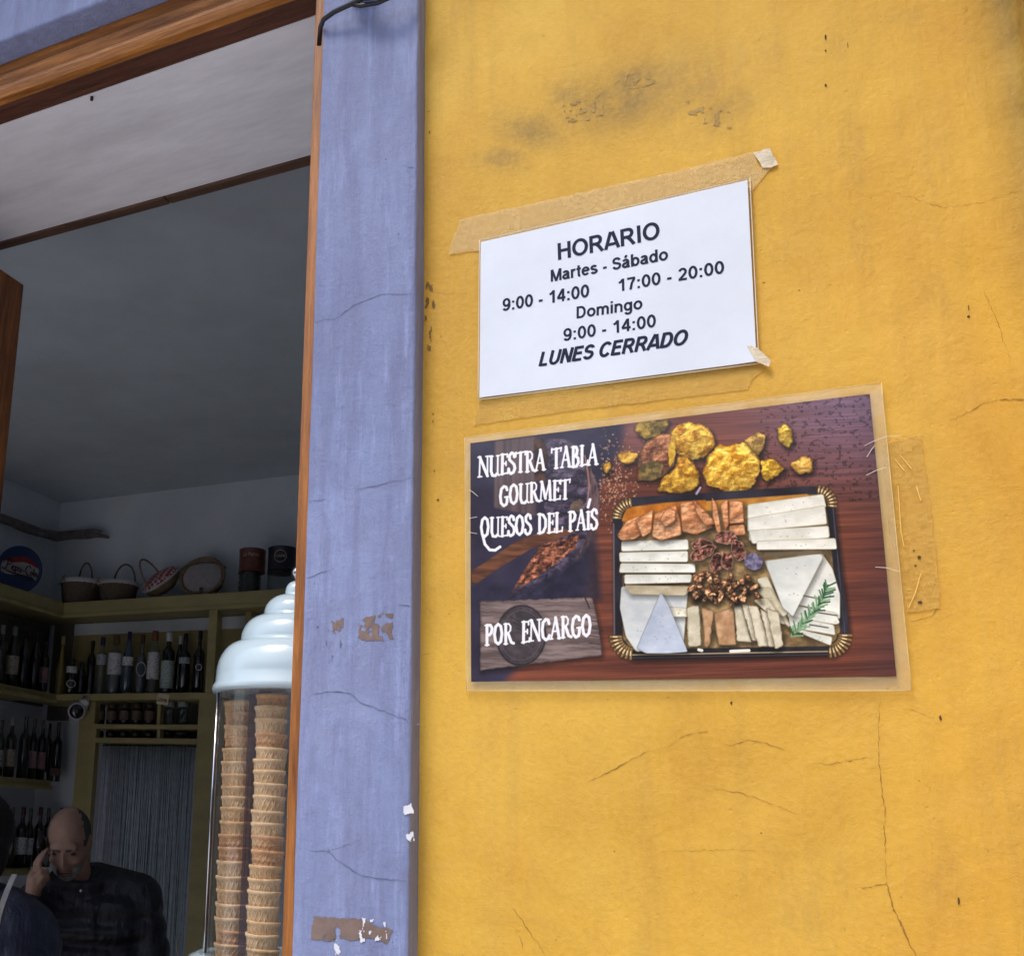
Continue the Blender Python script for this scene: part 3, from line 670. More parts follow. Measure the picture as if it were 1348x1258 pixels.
# ------------------------------------------------------------------ opening hours sheet
M_paper = simple('white_paper', (.72, .78, .88), .55, .045, 14, Coat_Weight=.6, Coat_Roughness=.04, bump=.002, bscale=6)
M_ink = simple('dark_ink', (.015, .022, .05), .6, .05, 30, Specular_IOR_Level=.15)
def quad_on(px, y): return [at_y(a, b, y) for a, b in px]
hs = empty('opening_hours_notice', 'white laminated HORARIO opening hours notice taped to the yellow wall', 'notice', (0, 0, 0))
YH = YW - .0045
def sheet(name, px, y, th, mat, parent, n=(24, 16), bow=.0012, seed=0.0):
    A, B, Cc, D = [at_y(a, b, y) for a, b in px]; bm = bmesh.new(); g = {}
    def bf(u, v): return bow * (math.sin(u * 5 + seed) * .5 + math.sin(v * 4 + 1 + seed) * .5) - .0022 * max(0, u - .93) * 10 * max(0, .25 - v) * 3
    sides = (0, 1) if th > .0003 else (0,)
    for s in sides:
        for i in range(n[0] + 1):
            for j in range(n[1] + 1):
                u, v = i / n[0], j / n[1]; p = (A * (1-u) + B * u) * v + (D * (1-u) + Cc * u) * (1-v)
                g[(s, i, j)] = bm.verts.new((p.x, y + bf(u, v) * 1 + s * th, p.z))
    for i in range(n[0]):
        for j in range(n[1]):
            for s in sides:
                q = [g[(s, i, j)], g[(s, i+1, j)], g[(s, i+1, j+1)], g[(s, i, j+1)]]
                f = bm.faces.new(q if s == 0 else q[::-1]); f.smooth = True
    if th > .0003:
        h_ = {k: bm.verts.new(v.co) for k, v in g.items() if k[1] in (0, n[0]) or k[2] in (0, n[1])}; g = h_
    else: n = (0, 0)
    for i in range(n[0]):
        bm.faces.new((g[(0, i, 0)], g[(1, i, 0)], g[(1, i+1, 0)], g[(0, i+1, 0)])); bm.faces.new((g[(0, i+1, n[1])], g[(1, i+1, n[1])], g[(1, i, n[1])], g[(0, i, n[1])]))
    for j in range(n[1]):
        bm.faces.new((g[(0, 0, j+1)], g[(1, 0, j+1)], g[(1, 0, j)], g[(0, 0, j)])); bm.faces.new((g[(0, n[0], j)], g[(1, n[0], j)], g[(1, n[0], j+1)], g[(0, n[0], j+1)]))
    return obj(name, to_mesh(bm, name), mat, parent), bf, (A, B, Cc, D)
def bow_y(bf, Q, y):
    A, B, Cc, D = Q
    def f(x, z):
        u = (x - (A.x + D.x) / 2) / ((B.x + Cc.x - A.x - D.x) / 2); v = (z - (D.z + Cc.z) / 2) / ((A.z + B.z - D.z - Cc.z) / 2)
        return y + bf(min(1, max(0, u)), min(1, max(0, v)))
    return f
HPX = [(633, 319), (984, 238), (996, 476), (631, 523)]
_, hbf, HQ = sheet('paper', HPX, YH, .0006, M_paper, hs)
hy = bow_y(hbf, HQ, YH)

_H = [(631, 316), (987, 234.5), (999, 478), (629, 526)]
M_edgeh = simple('notice_laminate_edge', (.78, .72, .58), .25, .05, 30)
for a, b in zip(_H, _H[1:] + _H[:1]):
    P = [at_y(a[0] + (b[0]-a[0]) * t, a[1] + (b[1]-a[1]) * t, YH) for t in np.linspace(0, 1, 14)]
    tube('laminate_edge', [(p.x, YH + .0006, p.z) for p in P], .0006, M_edgeh, hs, 4)
def arc(cx, cy, rx, ry, a0, a1, n=10): return [(cx + rx * math.cos(math.radians(a0 + (a1-a0) * i / n)), cy + ry * math.sin(math.radians(a0 + (a1-a0) * i / n))) for i in range(n + 1)]
w_ = .165; q_ = w_ / 2
def ring_(cx, cy, rx, ry): return arc(cx, cy, rx, ry, 90, 450, 22)
GL2 = {'H': (.86, [[(.15, 0), (.15, 1)], [(.71, 0), (.71, 1)], [(.15, .53), (.71, .53)]]), 'O': (.96, [ring_(.48, .5, .36, .43)]), 'I': (.36, [[(.18, 0), (.18, 1)]]),
 'R': (.88, [[(.15, 0), (.15, 1)], [(.15, 1 - q_), (.48, 1 - q_)] + arc(.48, .7, .2, .3 - q_, 90, -90, 8) + [(.15, .4 + q_)], [(.44, .45), (.56, .34), (.78, 0)]]),
 'A': (.86, [[(.07, 0), (.385, 1)], [(.475, 1), (.79, 0)], [(.2, .27), (.66, .27)]]), 'M': (1.0, [[(.14, 0), (.14, 1)], [(.16, 1), (.50, .0)], [(.84, 1), (.50, .0)], [(.86, 0), (.86, 1)]]),
 'S': (.80, [arc(.40, .70, .25, .215, 15, 215, 10) + arc(.40, .30, .27, .22, 50, -165, 10)]), 'D': (.88, [[(.15, 0), (.15, 1)], [(.15, 1 - q_), (.42, 1 - q_)] + arc(.42, .5, .30, .5 - q_, 90, -90, 12) + [(.15, q_)]]),
 'L': (.72, [[(.15, 0), (.15, 1)], [(.15, q_), (.66, q_)]]), 'U': (.86, [[(.15, 1), (.15, .38)] + arc(.43, .36, .28, .29, 180, 360, 12) + [(.71, .38), (.71, 1)]]), 'N': (.88, [[(.15, 0), (.15, 1)], [(.17, 1), (.71, 0)], [(.73, 0), (.73, 1)]]),
 'E': (.78, [[(.15, 0), (.15, 1)], [(.15, 1 - q_), (.70, 1 - q_)], [(.15, .53), (.66, .53)], [(.15, q_), (.72, q_)]]), 'C': (.88, [arc(.46, .5, .33, .43, 38, 322, 18)]),
 '9': (.70, [ring_(.35, .66, .22, .27), arc(.33, .5, .25, .43, 0, -75, 8) + arc(.30, .24, .18, .17, -80, -165, 4), arc(.33, .55, .25, .42, 20, 0, 2)]), '0': (.70, [ring_(.35, .5, .225, .43)]), '1': (.66, [[(.42, 0), (.42, 1)], [(.38, .92), (.28, .78), (.12, .70)]]),
 '4': (.70, [[(.48, 0), (.48, 1)], [(.46, .96), (.08, .30)], [(.05, .29), (.66, .29)]]), '7': (.68, [[(.06, 1 - q_), (.62, 1 - q_)], [(.58, .9), (.38, .5), (.28, 0)]]), '2': (.70, [arc(.35, .68, .21, .24, 165, -30, 9) + [(.34, .32), (.12, q_)], [(.06, q_), (.63, q_)]]),
 ':': (.36, [[(.18, 0), (.18, .17)], [(.18, .55), (.18, .72)]]), '-': (.44, [[(.07, .34), (.37, .34)]]), ' ': (.34, []),
 'a': (.70, [arc(.32, .50, .20, .16, 160, 0, 7) + [(.52, .18), (.58, 0)], arc(.30, .22, .19, .15, 60, 330, 12) + [(.5, .3)], [(.32, .43), (.5, .46)]]), 'r': (.50, [[(.14, 0), (.14, .73)], arc(.40, .42, .26, .24, 180, 80, 6)]), 't': (.42, [[(.2, .95), (.2, .17)] + arc(.32, .17, .12, .11, 180, 280, 5), [(.02, .66), (.39, .66)]]),
 'e': (.72, [arc(.36, .37, .25, .29, 0, 320, 16), [(.12, .40), (.60, .40)]]), 's': (.66, [arc(.32, .52, .19, .14, 20, 225, 8) + arc(.33, .21, .21, .14, 50, -165, 8)]), 'b': (.76, [[(.14, 0), (.14, 1)], ring_(.40, .365, .23, .29)]), 'd': (.76, [[(.60, 0), (.60, 1)], ring_(.35, .365, .23, .29)]),
 'o': (.76, [ring_(.38, .365, .26, .29)]), 'm': (1.1, [[(.14, 0), (.14, .73)], arc(.345, .46, .2, .2, 180, 0, 8) + [(.545, 0)], arc(.75, .46, .2, .2, 180, 0, 8) + [(.95, 0)]]), 'i': (.34, [[(.17, 0), (.17, .73)], [(.17, .85), (.17, 1)]]), 'n': (.76, [[(.14, 0), (.14, .73)], arc(.37, .44, .23, .22, 180, 0, 8) + [(.60, 0)]]),
 'g': (.76, [[(.60, .73), (.60, -.02)] + arc(.37, -.02, .23, .2, 0, -160, 8), ring_(.35, .38, .23, .28)])}
GL2['á'] = (GL2['a'][0], GL2['a'][1] + [[(.28, .82), (.42, 1.02)]])
def print_line(s_, a, b, ch, sh, wgt, parent, mat, y, yf, k0=0):
    A = at_y(*a, y); B = at_y(*b, y); Wd = (B - A).length; cap = (at_y(a[0], a[1] - ch, y) - A).length; adv = sum(GL2[c][0] for c in s_) - .14; kx = Wd / adv
    ang = math.atan2(B.z - A.z, B.x - A.x); bm = bmesh.new(); x = -.07; lift = 0
    for c in s_:
        wd, sts = GL2[c]
        for st_ in sts:
            P = [((x + px + sh * py * cap / kx) * kx, py * cap) for px, py in st_]; hw = wgt * cap / 2; Ls = []; n = len(P); closed = math.dist(P[0], P[-1]) < 1e-6 and n > 3
            for i in range(n):
                p0 = P[i - 1] if i else (P[-2] if closed else P[0]); p1 = P[i + 1] if i < n - 1 else (P[1] if closed else P[-1])
                d1 = Vector((P[i][0] - p0[0], P[i][1] - p0[1])); d2 = Vector((p1[0] - P[i][0], p1[1] - P[i][1]))
                d1 = d1.normalized() if d1.length > 1e-9 else d2.normalized(); d2 = d2.normalized() if d2.length > 1e-9 else d1
                t_ = (d1 + d2); t_ = t_.normalized() if t_.length > 1e-6 else d1; nn = Vector((-t_.y, t_.x)); k = min(1.6, 1 / max(.5, abs(nn.dot(Vector((-d1.y, d1.x))))))
                pr = []
                for sg_ in (1, -1):
                    u_ = P[i][0] + nn.x * hw * k * sg_; v_ = P[i][1] + nn.y * hw * k * sg_
                    X = A.x + u_ * math.cos(ang) - v_ * math.sin(ang); Z = A.z + u_ * math.sin(ang) + v_ * math.cos(ang); pr.append(bm.verts.new((X, yf(X, Z) - .0003 - lift * .000012, Z)))
                Ls.append(pr)
            for p, q in zip(Ls, Ls[1:]): bm.faces.new((p[0], q[0], q[1], p[1]))
            lift = (lift + 1) % 9
        x += wd
    bmesh.ops.recalc_face_normals(bm, faces=bm.faces)
    return obj('lettering', to_mesh(bm, 'lettering'), mat, parent)
for s_, a, b, ch, sh, wg in (('HORARIO', (735, 342.5), (868, 314.5), 22, 0, .175), ('Martes - Sábado', (725.5, 371), (879, 342.5), 15.5, 0, .175), ('9:00 - 14:00', (662, 409.5), (775, 390.5), 16, 0, .175),
         ('17:00 - 20:00', (814, 384), (953, 360), 16, 0, .175), ('Domingo', (759, 419), (845, 406.5), 15.5, 0, .175), ('9:00 - 14:00', (742, 448.5), (863, 430), 16, 0, .175), ('LUNES CERRADO', (709, 482), (902, 453.5), 18.5, .25, .20)):
    print_line(s_, a, b, ch, sh, wg, hs, M_ink, YH, hy)

# ------------------------------------------------------------------ tape
def tape_mat(name, col, alpha, spec=.4, bs=70, dist=.003):
    m = MB(name); N, L = m.N, m.L
    n = m.noise(bs, 5, .7, m.coords((1, 1, 1.3))); n2 = m.noise(bs * .2, 3, .6)
    m.set(Base_Color=m.ramp(n, (.35, (col[0] * .86, col[1] * .80, col[2] * .68)), (.65, (min(1, col[0] * 1.1), min(1, col[1] * 1.08), col[2] * 1.05))), Roughness=.24, Specular_IOR_Level=spec, Normal=m.bump(n, .8, dist), Alpha=m.math('MULTIPLY', m.ramp(n2, (.3, .75), (.7, 1.0)), alpha))
    return m.m
M_tape = tape_mat('aged_tape', (.95, .72, .32), .40, .6, 150, .003)
M_tapeg = tape_mat('tape_residue', (.96, .64, .15), .40, .45, 170, .004)
M_tapew = tape_mat('crumpled_tape', (.80, .74, .60), .9, .5, 60, .004)
def strip(name, poly, mat, eps, label, parent=None, cat='tape', jagn=6, group=None, seg=.008):
    pts_ = []
    for i, p in enumerate(poly):
        q = poly[(i+1) % len(poly)]; k = max(1, int(math.dist(p, q) / 7))
        for j in range(k):
            pts_.append((p[0] + (q[0]-p[0]) * j / k + random.uniform(-.8, .8), p[1] + (q[1]-p[1]) * j / k + random.uniform(-.8, .8)))
    bm = bmesh.new(); vs_ = []
    for a, b in pts_:
        q = at_y(a, b, YW); vs_.append(bm.verts.new((q.x, wy(q.x, q.z) - eps, q.z)))
    f = bm.faces.new(vs_)
    r = bmesh.ops.extrude_face_region(bm, geom=[f])
    for v in r['geom']:
        if isinstance(v, bmesh.types.BMVert): v.co.y += .0003
    bmesh.ops.recalc_face_normals(bm, faces=bm.faces)
    o = obj(name, to_mesh(bm, name), mat, parent)
    if parent is None: tag(o, label, cat, group)
    return o
strip('tape_strip', [(592, 335), (596, 318), (607, 289), (700, 269), (800, 246), (900, 224), (995, 200), (998, 223), (1016, 221), (990, 252), (988, 290), (700, 330), (640, 330)], M_tape, .0016, 'long strip of aged tape slanting along the top edge of the white notice')
strip('tape_strip', [(992, 203), (1014, 197), (1024, 219), (1016, 222), (1004, 223)], M_tapew, .0030, 'crumpled whitish tape end above the top right corner of the white notice')
strip('tape_strip', [(623, 560), (631, 524), (700, 500), (1000, 470), (1008, 484), (990, 500), (985, 512), (760, 540)], M_tapeg, .0013, 'glittery strip of old tape between the white notice and the cheese poster')
strip('tape_strip', [(1160, 582), (1212, 572), (1222, 640), (1232, 720), (1238, 800), (1194, 806), (1170, 700)], M_tapeg, .0014, 'old wrinkled tape stuck on the wall along the right edge of the poster')
strip('tape_strip', [(983, 458), (998, 460), (1015, 478), (1013, 485), (996, 479), (990, 470)], M_tapew, .0066, 'small crumpled tape end at the bottom right corner of the white notice')
tp = bpy.data.objects['tape_strip.003']
for a, b, r, z in ((1210, 734, .0016, .0018), (1211, 793, .002, .0015), (1205, 745, .001, .001), (1203, 725, .0008, .001)):
    q = at_y(a, b, YW); bm = bmesh.new()
    bm.faces.new([bm.verts.new((q.x + r * math.cos(t), wy(q.x, q.z) - .0021, q.z + z * math.sin(t))) for t in np.linspace(0, 2*math.pi, 8, endpoint=False)])
    bmesh.ops.recalc_face_normals(bm, faces=bm.faces); obj('dirt_spot', to_mesh(bm, 'dirt_spot'), M_hole, tp)
M_glint = simple('plastic_crease', (.78, .72, .60), .25, .05, 30)
M_creaseg = simple('tape_crease', (.86, .58, .16), .3, .1, 40)
def creases(parent, lst, y0, mat, w=.0009):
    for px in lst:
        P = [(p.x, y0, p.z) for p in (at_y(a, b, YW) for a, b in px)]
        ribbon('crease', P, w, mat, parent)
creases(tp, [[(1196, 800), (1205, 780), (1212, 755)], [(1190, 720), (1186, 700), (1182, 640)], [(1178, 605), (1190, 620)], [(1185, 600), (1200, 618)], [(1206, 640), (1212, 660)]], YW - .0026, M_creaseg)

# ------------------------------------------------------------------ cheese board poster (flat print drawn in code)
PO = [(619, 583), (1145, 518), (1180, 890), (620, 897)]
YP = YW - .0048
PQ = [at_y(a, b, YP) for a, b in PO]
IW, IH = 1500, 1060
def poster_image():
    rng = np.random.RandomState(3)
    u = (np.arange(IW) + .5) / IW; v = (np.arange(IH) + .5) / IH
    U, V = np.meshgrid(u, v)                        # v up
    A, B, Cc, D = [np.array(p) for p in PQ]
    P = ((A * (1 - U[..., None]) + B * U[..., None]) * V[..., None] + (D * (1 - U[..., None]) + Cc * U[..., None]) * (1 - V[..., None]))
    P = P - np.array(EYE); R = np.array(CR); q = P @ R.T
    X = q[..., 0] * FOC / q[..., 2] + PX; Y = q[..., 1] * FOC / q[..., 2] + PY
    def vn(sx, sy, seed, oct=4, px=X, py=Y):
        out = 0; amp = 1; tot = 0
        r = np.random.RandomState(seed)
        for o in range(oct):
            G = r.rand(64, 64); a = px / sx + seed * 3.7; b = py / sy + seed * 1.3
            i = np.floor(a).astype(int); j = np.floor(b).astype(int); fa = a - i; fb = b - j
            fa = fa * fa * (3 - 2 * fa); fb = fb * fb * (3 - 2 * fb)
            g = lambda di, dj: G[(j + dj) % 64, (i + di) % 64]
            out = out + amp * ((g(0, 0) * (1-fa) + g(1, 0) * fa) * (1-fb) + (g(0, 1) * (1-fa) + g(1, 1) * fa) * fb); tot += amp; amp *= .55; sx /= 2.1; sy /= 2.1
        return out / tot
    I = np.zeros((IH, IW, 3))
    def col(*c): return np.array(c, float) / 255
    def sm(x, a, b): t = np.clip((x - a) / (b - a), 0, 1); return t * t * (3 - 2 * t)
    # wood table top, boards run nearly level
    ang = -.05; gy = Y + X * .04
    g1 = vn(160, 5, 1, 5, X, gy); g2 = vn(60, 1.6, 2, 4, X, gy); pl = vn(400, 28, 5, 2, X, gy)
    t = np.clip(.15 + .55 * g1 + .35 * g2 + .35 * (pl - .5), 0, 1)[..., None]
    I[:] = col(40, 19, 20) * (1 - t) + col(158, 88, 62) * t
    # purple sheen of reflected sky painted into the print, top right freckled
    k = (sm(X, 880, 1130) * sm(Y, 700, 540) * .75)[..., None]; I = I * (1 - k) + (col(122, 102, 134) * (.75 + .5 * g2[..., None])) * k
    k = (sm(X, 900, 860) * sm(X, 760, 850) * sm(Y, 640, 560) * .5)[..., None]; I = I * (1 - k) + col(140, 108, 126) * k
    k = (sm(X, 1110, 1180) * .35)[..., None]; I = I * (1 - k) + col(52, 40, 58) * k
    sp = (vn(4.5, 3.4, 9, 2) > .66) & (X > 1000) & (Y < 660); I[sp] = I[sp] * .72
    # dark cloth on the left
    e = 800 + 25 * np.sin(Y / 40) - sm(Y, 700, 900) * 120
    k = sm(X, e + 6, e - 14)[..., None]; n = vn(50, 40, 12, 5)[..., None]
    I = I * (1 - k) + (col(30, 28, 44) * (1 - n) + col(66, 60, 84) * n) * k
    def inside(poly, soft=1.2, wob=0.0, seed=0, rnd=True):
        if rnd: poly = [(a[0]*(1-t) + b[0]*t, a[1]*(1-t) + b[1]*t) for a, b in zip(poly, list(poly[1:]) + [poly[0]]) for t in (min(.3, 1.8 / (math.dist(a, b) + .01)), 1 - min(.3, 1.8 / (math.dist(a, b) + .01)))]
        poly = np.array(poly, float); x0, y0 = poly.min(0) - 8; x1, y1 = poly.max(0) + 8
        msk = (X > x0) & (X < x1) & (Y > y0) & (Y < y1); xs_, ys_ = X[msk], Y[msk]
        if wob:
            xs_ = xs_ + wob * (vn(7, 7, 50 + seed, 3, xs_, ys_) - .5) * 2; ys_ = ys_ + wob * (vn(7, 7, 60 + seed, 3, xs_, ys_) - .5) * 2
        c = np.zeros(xs_.shape, bool); d = np.full(xs_.shape, 1e9); m_ = len(poly)
        for i in range(m_):
            (ax, ay), (bx, by_) = poly[i], poly[(i+1) % m_]
            if ay != by_:
                cr = ((ay > ys_) != (by_ > ys_)) & (xs_ < (bx - ax) * (ys_ - ay) / (by_ - ay) + ax); c ^= cr
            L2 = (bx-ax)**2 + (by_-ay)**2 + 1e-9; tt = np.clip(((xs_-ax)*(bx-ax) + (ys_-ay)*(by_-ay)) / L2, 0, 1)
            d = np.minimum(d, np.hypot(xs_ - ax - tt*(bx-ax), ys_ - ay - tt*(by_-ay)))
        sd = np.where(c, d, -d)
        return msk, sd, xs_, ys_
    def paint(poly, c, c2=None, soft=1.0, wob=0.0, seed=0, tex=(12, 12), edge=0.0, edgecol=None, alpha=1.0, shade=None, sharp=1.0, shadow=0.0, emb=0.0):
        if shadow:
            ms, sd, _, _ = inside([(a + 2, b + 4) for a, b in poly], wob=wob, seed=seed)
            a_ = (np.clip((sd + 5) / 8, 0, 1) * shadow)[:, None]; I[ms] = I[ms] * (1 - a_)
        ms, sd, xs_, ys_ = inside(poly, soft, wob, seed)
        a_ = (np.clip(sd / soft + .5, 0, 1) * alpha)[:, None]
        n_ = vn(tex[0], tex[1], 20 + seed, 5, xs_, ys_); n_ = np.clip((n_ - .5) * 2.2 * sharp + .5, 0, 1)[:, None]
        cc = col(*c) * (1 - n_) + col(*(c2 or c)) * n_
        if emb:
            r1 = vn(tex[0], tex[1], 20 + seed, 5, xs_, ys_); r2 = vn(tex[0], tex[1], 20 + seed, 5, xs_ + 1.6, ys_ + 2.0); cc = cc * np.clip(1 + emb * (r1 - r2)[:, None] * 9, .25, 1.9)
        if shade: # direction vector for a gradient across the piece
            pmin = np.array(poly).min(0); pmax = np.array(poly).max(0); w_ = pmax - pmin + 1e-6
            g_ = ((xs_ - pmin[0]) / w_[0] - .5) * shade[0] + ((ys_ - pmin[1]) / w_[1] - .5) * shade[1]; cc = cc * (1 + g_[:, None])
        if edge:
            ee = np.clip(1 - sd / edge, 0, 1)[:, None] * .8; cc = cc * (1 - ee) + col(*(edgecol or tuple(x * .55 for x in c))) * ee
        I[ms] = I[ms] * (1 - a_) + cc * a_
    def line(pts_, w, c, alpha=1.0):
        pts_ = np.array(pts_, float); x0, y0 = pts_.min(0) - w - 3; x1, y1 = pts_.max(0) + w + 3
        ms = (X > x0) & (X < x1) & (Y > y0) & (Y < y1); xs_, ys_ = X[ms], Y[ms]; d = np.full(xs_.shape, 1e9)
        for (ax, ay), (bx, by_) in zip(pts_, pts_[1:]):
            L2 = (bx-ax)**2 + (by_-ay)**2 + 1e-9; tt = np.clip(((xs_-ax)*(bx-ax) + (ys_-ay)*(by_-ay)) / L2, 0, 1)
            d = np.minimum(d, np.hypot(xs_ - ax - tt*(bx-ax), ys_ - ay - tt*(by_-ay)))
        a_ = (np.clip((w / 2 - d) / .8 + .5, 0, 1) * alpha)[:, None]; I[ms] = I[ms] * (1 - a_) + col(*c) * a_
    def ell(cx, cy, rx, ry, rot=0, n_=26, jit=0.0, sd=0):
        r = np.random.RandomState(sd + 5); out = []
        for i in range(n_):
            a = 2 * math.pi * i / n_; k_ = 1 + jit * (r.rand() - .5) * 2; x_, y_ = rx * k_ * math.cos(a), ry * k_ * math.sin(a)
            out.append((cx + x_ * math.cos(rot) - y_ * math.sin(rot), cy + x_ * math.sin(rot) + y_ * math.cos(rot)))
        return out
    # left still life
    paint([(651, 580), (705, 574), (706, 680), (690, 676), (650, 668)], (84, 70, 70), (122, 100, 92), tex=(4, 60), soft=3, alpha=.75)
    paint([(703, 582), (738, 576), (760, 585), (788, 630), (791, 672), (770, 726), (735, 760), (712, 782), (690, 786), (672, 790), (712, 740), (722, 690), (712, 640), (704, 610)], (48, 42, 58), (92, 82, 100), tex=(14, 10), soft=2, wob=3, seed=2, sharp=1.3, emb=.2)
    paint([(702, 578), (716, 576), (722, 600), (716, 640), (704, 630)], (42, 26, 28), (88, 60, 44), tex=(6, 9), soft=2, wob=3, seed=3, sharp=1.6)
    paint([(768, 610), (778, 615), (790, 650), (788, 690), (768, 735), (756, 742), (774, 700), (778, 655)], (66, 52, 58), (118, 92, 92), tex=(5, 18), soft=2, wob=2, seed=4, sharp=1.4)
    line([(770, 600), (774, 622), (776, 640), (773, 662)], 2.2, (168, 120, 110), .8)
    paint([(620, 752), (680, 712), (730, 694), (760, 700), (700, 722), (650, 752), (622, 772)], (74, 44, 34), (124, 78, 52), tex=(30, 5), soft=2, seed=5)
    paint([(712, 716), (764, 704), (758, 722), (716, 752), (676, 782), (668, 786)], (78, 44, 34), (164, 102, 74), tex=(8, 7), soft=2, wob=2, seed=6, sharp=1.0, emb=.22)
    paint(ell(760, 665, 9, 8, 0, 14, .3), (96, 78, 66), (140, 112, 86), tex=(4, 4), soft=2, wob=2, seed=7, alpha=.8)
    paint([(620, 770), (700, 770), (760, 735), (785, 700), (792, 790), (632, 792), (620, 800)], (26, 26, 42), (44, 44, 66), soft=10, alpha=.75, seed=8)
    paint([(632, 882), (632, 791), (780, 786), (786, 810), (793, 862), (730, 870)], (92, 78, 76), (142, 124, 120), tex=(50, 4), soft=1.2, wob=1.5, seed=9, edge=2.5, edgecol=(70, 56, 56), shadow=.5, sharp=1.3)
    paint(ell(686, 836, 34, 41, .1), (46, 42, 48), (74, 68, 74), tex=(9, 9), soft=2, seed=10, alpha=.8)
    line(ell(686, 836, 32, 39, .1) + [ell(686, 836, 32, 39, .1)[0]], 1.2, (32, 28, 34)); line(ell(686, 836, 27, 33, .1) + [ell(686, 836, 27, 33, .1)[0]], .8, (110, 100, 104), .6)
    for r_ in range(5): line([(672 + r_ * 4, 812 + r_ * 7), (690 + r_ * 3, 820 + r_ * 8), (704, 812 + r_ * 9)], .9, (34, 30, 36), .8)
    line([(770, 786), (776, 800)], 2, (60, 48, 48)); line([(772, 816), (786, 818)], 1.2, (60, 48, 48)); line([(774, 826), (788, 828)], 1.2, (60, 48, 48)); line([(773, 836), (788, 838)], 1.2, (60, 48, 48)); line([(776, 846), (790, 848)], 1.2, (60, 48, 48))
    # crumbs
    for i in range(420):
        cx, cy = rng.normal(808, 16), rng.normal(632, 28)
        if cx < 790: continue
        c = rng.rand(); rr_ = rng.uniform(.4, 1.6); paint(ell(cx, cy, rr_, rr_, 0, 6, .3, i), (170 + 50 * c, 110 + 80 * c, 90 + 60 * c), alpha=.7, tex=(3, 3))
    # ore like yellow cheese lumps
    def rock(poly, seed, a=(164, 108, 20), b=(242, 200, 84), wob=3.0):
        paint(poly, a, b, tex=(9, 7), wob=wob, seed=seed, soft=1.2, sharp=1.1, emb=.10, shade=(-.15, -.45), shadow=.65, edge=2.5, edgecol=(90, 62, 14))
    rock([(836, 558), (850, 553), (879, 551), (880, 560), (868, 574), (850, 578), (838, 570)], 31, (82, 66, 30), (168, 140, 60))
    rock(ell(911, 580, 31, 25, .1, 22, .05), 32)
    rock([(839, 632), (839, 605), (850, 583), (865, 572), (884, 571), (889, 590), (888, 612), (872, 628), (856, 633)], 33, (94, 54, 36), (178, 122, 84), 2)
    paint([(842, 630), (843, 612), (860, 606), (874, 612), (868, 628), (856, 633)], (84, 72, 44), (150, 124, 66), tex=(6, 5), seed=34, sharp=1.6, soft=3)
    paint([(884, 572), (890, 586), (888, 606), (882, 616), (880, 596)], (186, 140, 30), (240, 200, 80), tex=(4, 4), seed=35, soft=1.5, wob=2)
    rock([(866, 645), (872, 628), (890, 615), (893, 600), (908, 602), (918, 616), (922, 634), (910, 646), (888, 650)], 36, (160, 106, 18), (240, 190, 70))
    rock([(925, 620), (932, 600), (945, 584), (962, 586), (985, 580), (1000, 592), (1002, 620), (992, 640), (975, 652), (950, 647), (930, 640)], 37, (188, 126, 20), (250, 208, 92), 3.5)
    rock([(980, 580), (996, 566), (1010, 572), (1004, 592), (1000, 600), (988, 590)], 38, (140, 108, 56), (222, 184, 96))
    rock([(1022, 562), (1034, 556), (1042, 566), (1045, 580), (1038, 590), (1026, 582)], 39, (150, 110, 30), (230, 196, 80))
    rock([(1001, 606), (1016, 602), (1034, 616), (1024, 628), (1010, 634), (1001, 626)], 40, (160, 116, 20), (240, 196, 70))
    rock([(1040, 610), (1058, 600), (1070, 604), (1070, 620), (1054, 626), (1046, 620)], 41, (180, 130, 50), (236, 190, 96))
    rock([(813, 600), (826, 592), (840, 598), (836, 608), (822, 612)], 42, (190, 134, 40), (240, 192, 84))
    rock([(793, 610), (802, 606), (806, 618), (797, 624)], 43, (190, 134, 40), (236, 186, 84))
    # tray
    tray = [(807, 680), (812, 664), (828, 655), (1066, 640), (1088, 641), (1098, 656), (1102, 700), (1118, 830), (1114, 850), (1098, 862), (835, 867), (816, 860), (808, 846)]
    paint(tray, (26, 24, 32), (52, 50, 62), tex=(30, 30), soft=1.5, shadow=.6, seed=44)
    paint([(820, 680), (826, 668), (1070, 650), (1086, 655), (1092, 700), (1106, 830), (1098, 850), (832, 855), (820, 840)], (104, 84, 54), (176, 146, 98), tex=(24, 14), soft=2, seed=45, sharp=1.6)
    paint([(870, 664), (1064, 650), (1066, 656), (930, 672), (870, 672)], (176, 116, 40), (206, 146, 60), soft=2, seed=46)
    paint([(818, 686), (826, 668), (872, 662), (930, 658), (930, 690)], (170, 96, 20), (214, 134, 40), soft=2, seed=47)
    line([(808, 690), (809, 845)], 2.2, (96, 90, 96)); line([(822, 862), (1095, 857)], 1.6, (180, 160, 120)); line([(822, 866), (1098, 861)], 1.2, (60, 56, 60)); line([(1096, 662), (1112, 832)], 1.6, (70, 68, 84))
    def flutes(cx, cy, r0, r1, a0, a1, n_, c1=(244, 222, 170), c2=(70, 52, 34)):
        for i in range(n_):
            a = math.radians(a0 + (a1 - a0) * i / (n_ - 1)); p0 = (cx + r0 * math.cos(a), cy + r0 * math.sin(a)); p1 = (cx + r1 * math.cos(a), cy + r1 * math.sin(a))
            line([p0, p1], 5.0, c2); line([(p0[0] + .8, p0[1]), (p1[0] + .8, p1[1])], 2.6, (150, 118, 74)); line([((p0[0]*2 + p1[0]) / 3, (p0[1]*2 + p1[1]) / 3), ((p0[0] + p1[0]*2) / 3, (p0[1] + p1[1]*2) / 3)], 1.6, c1)
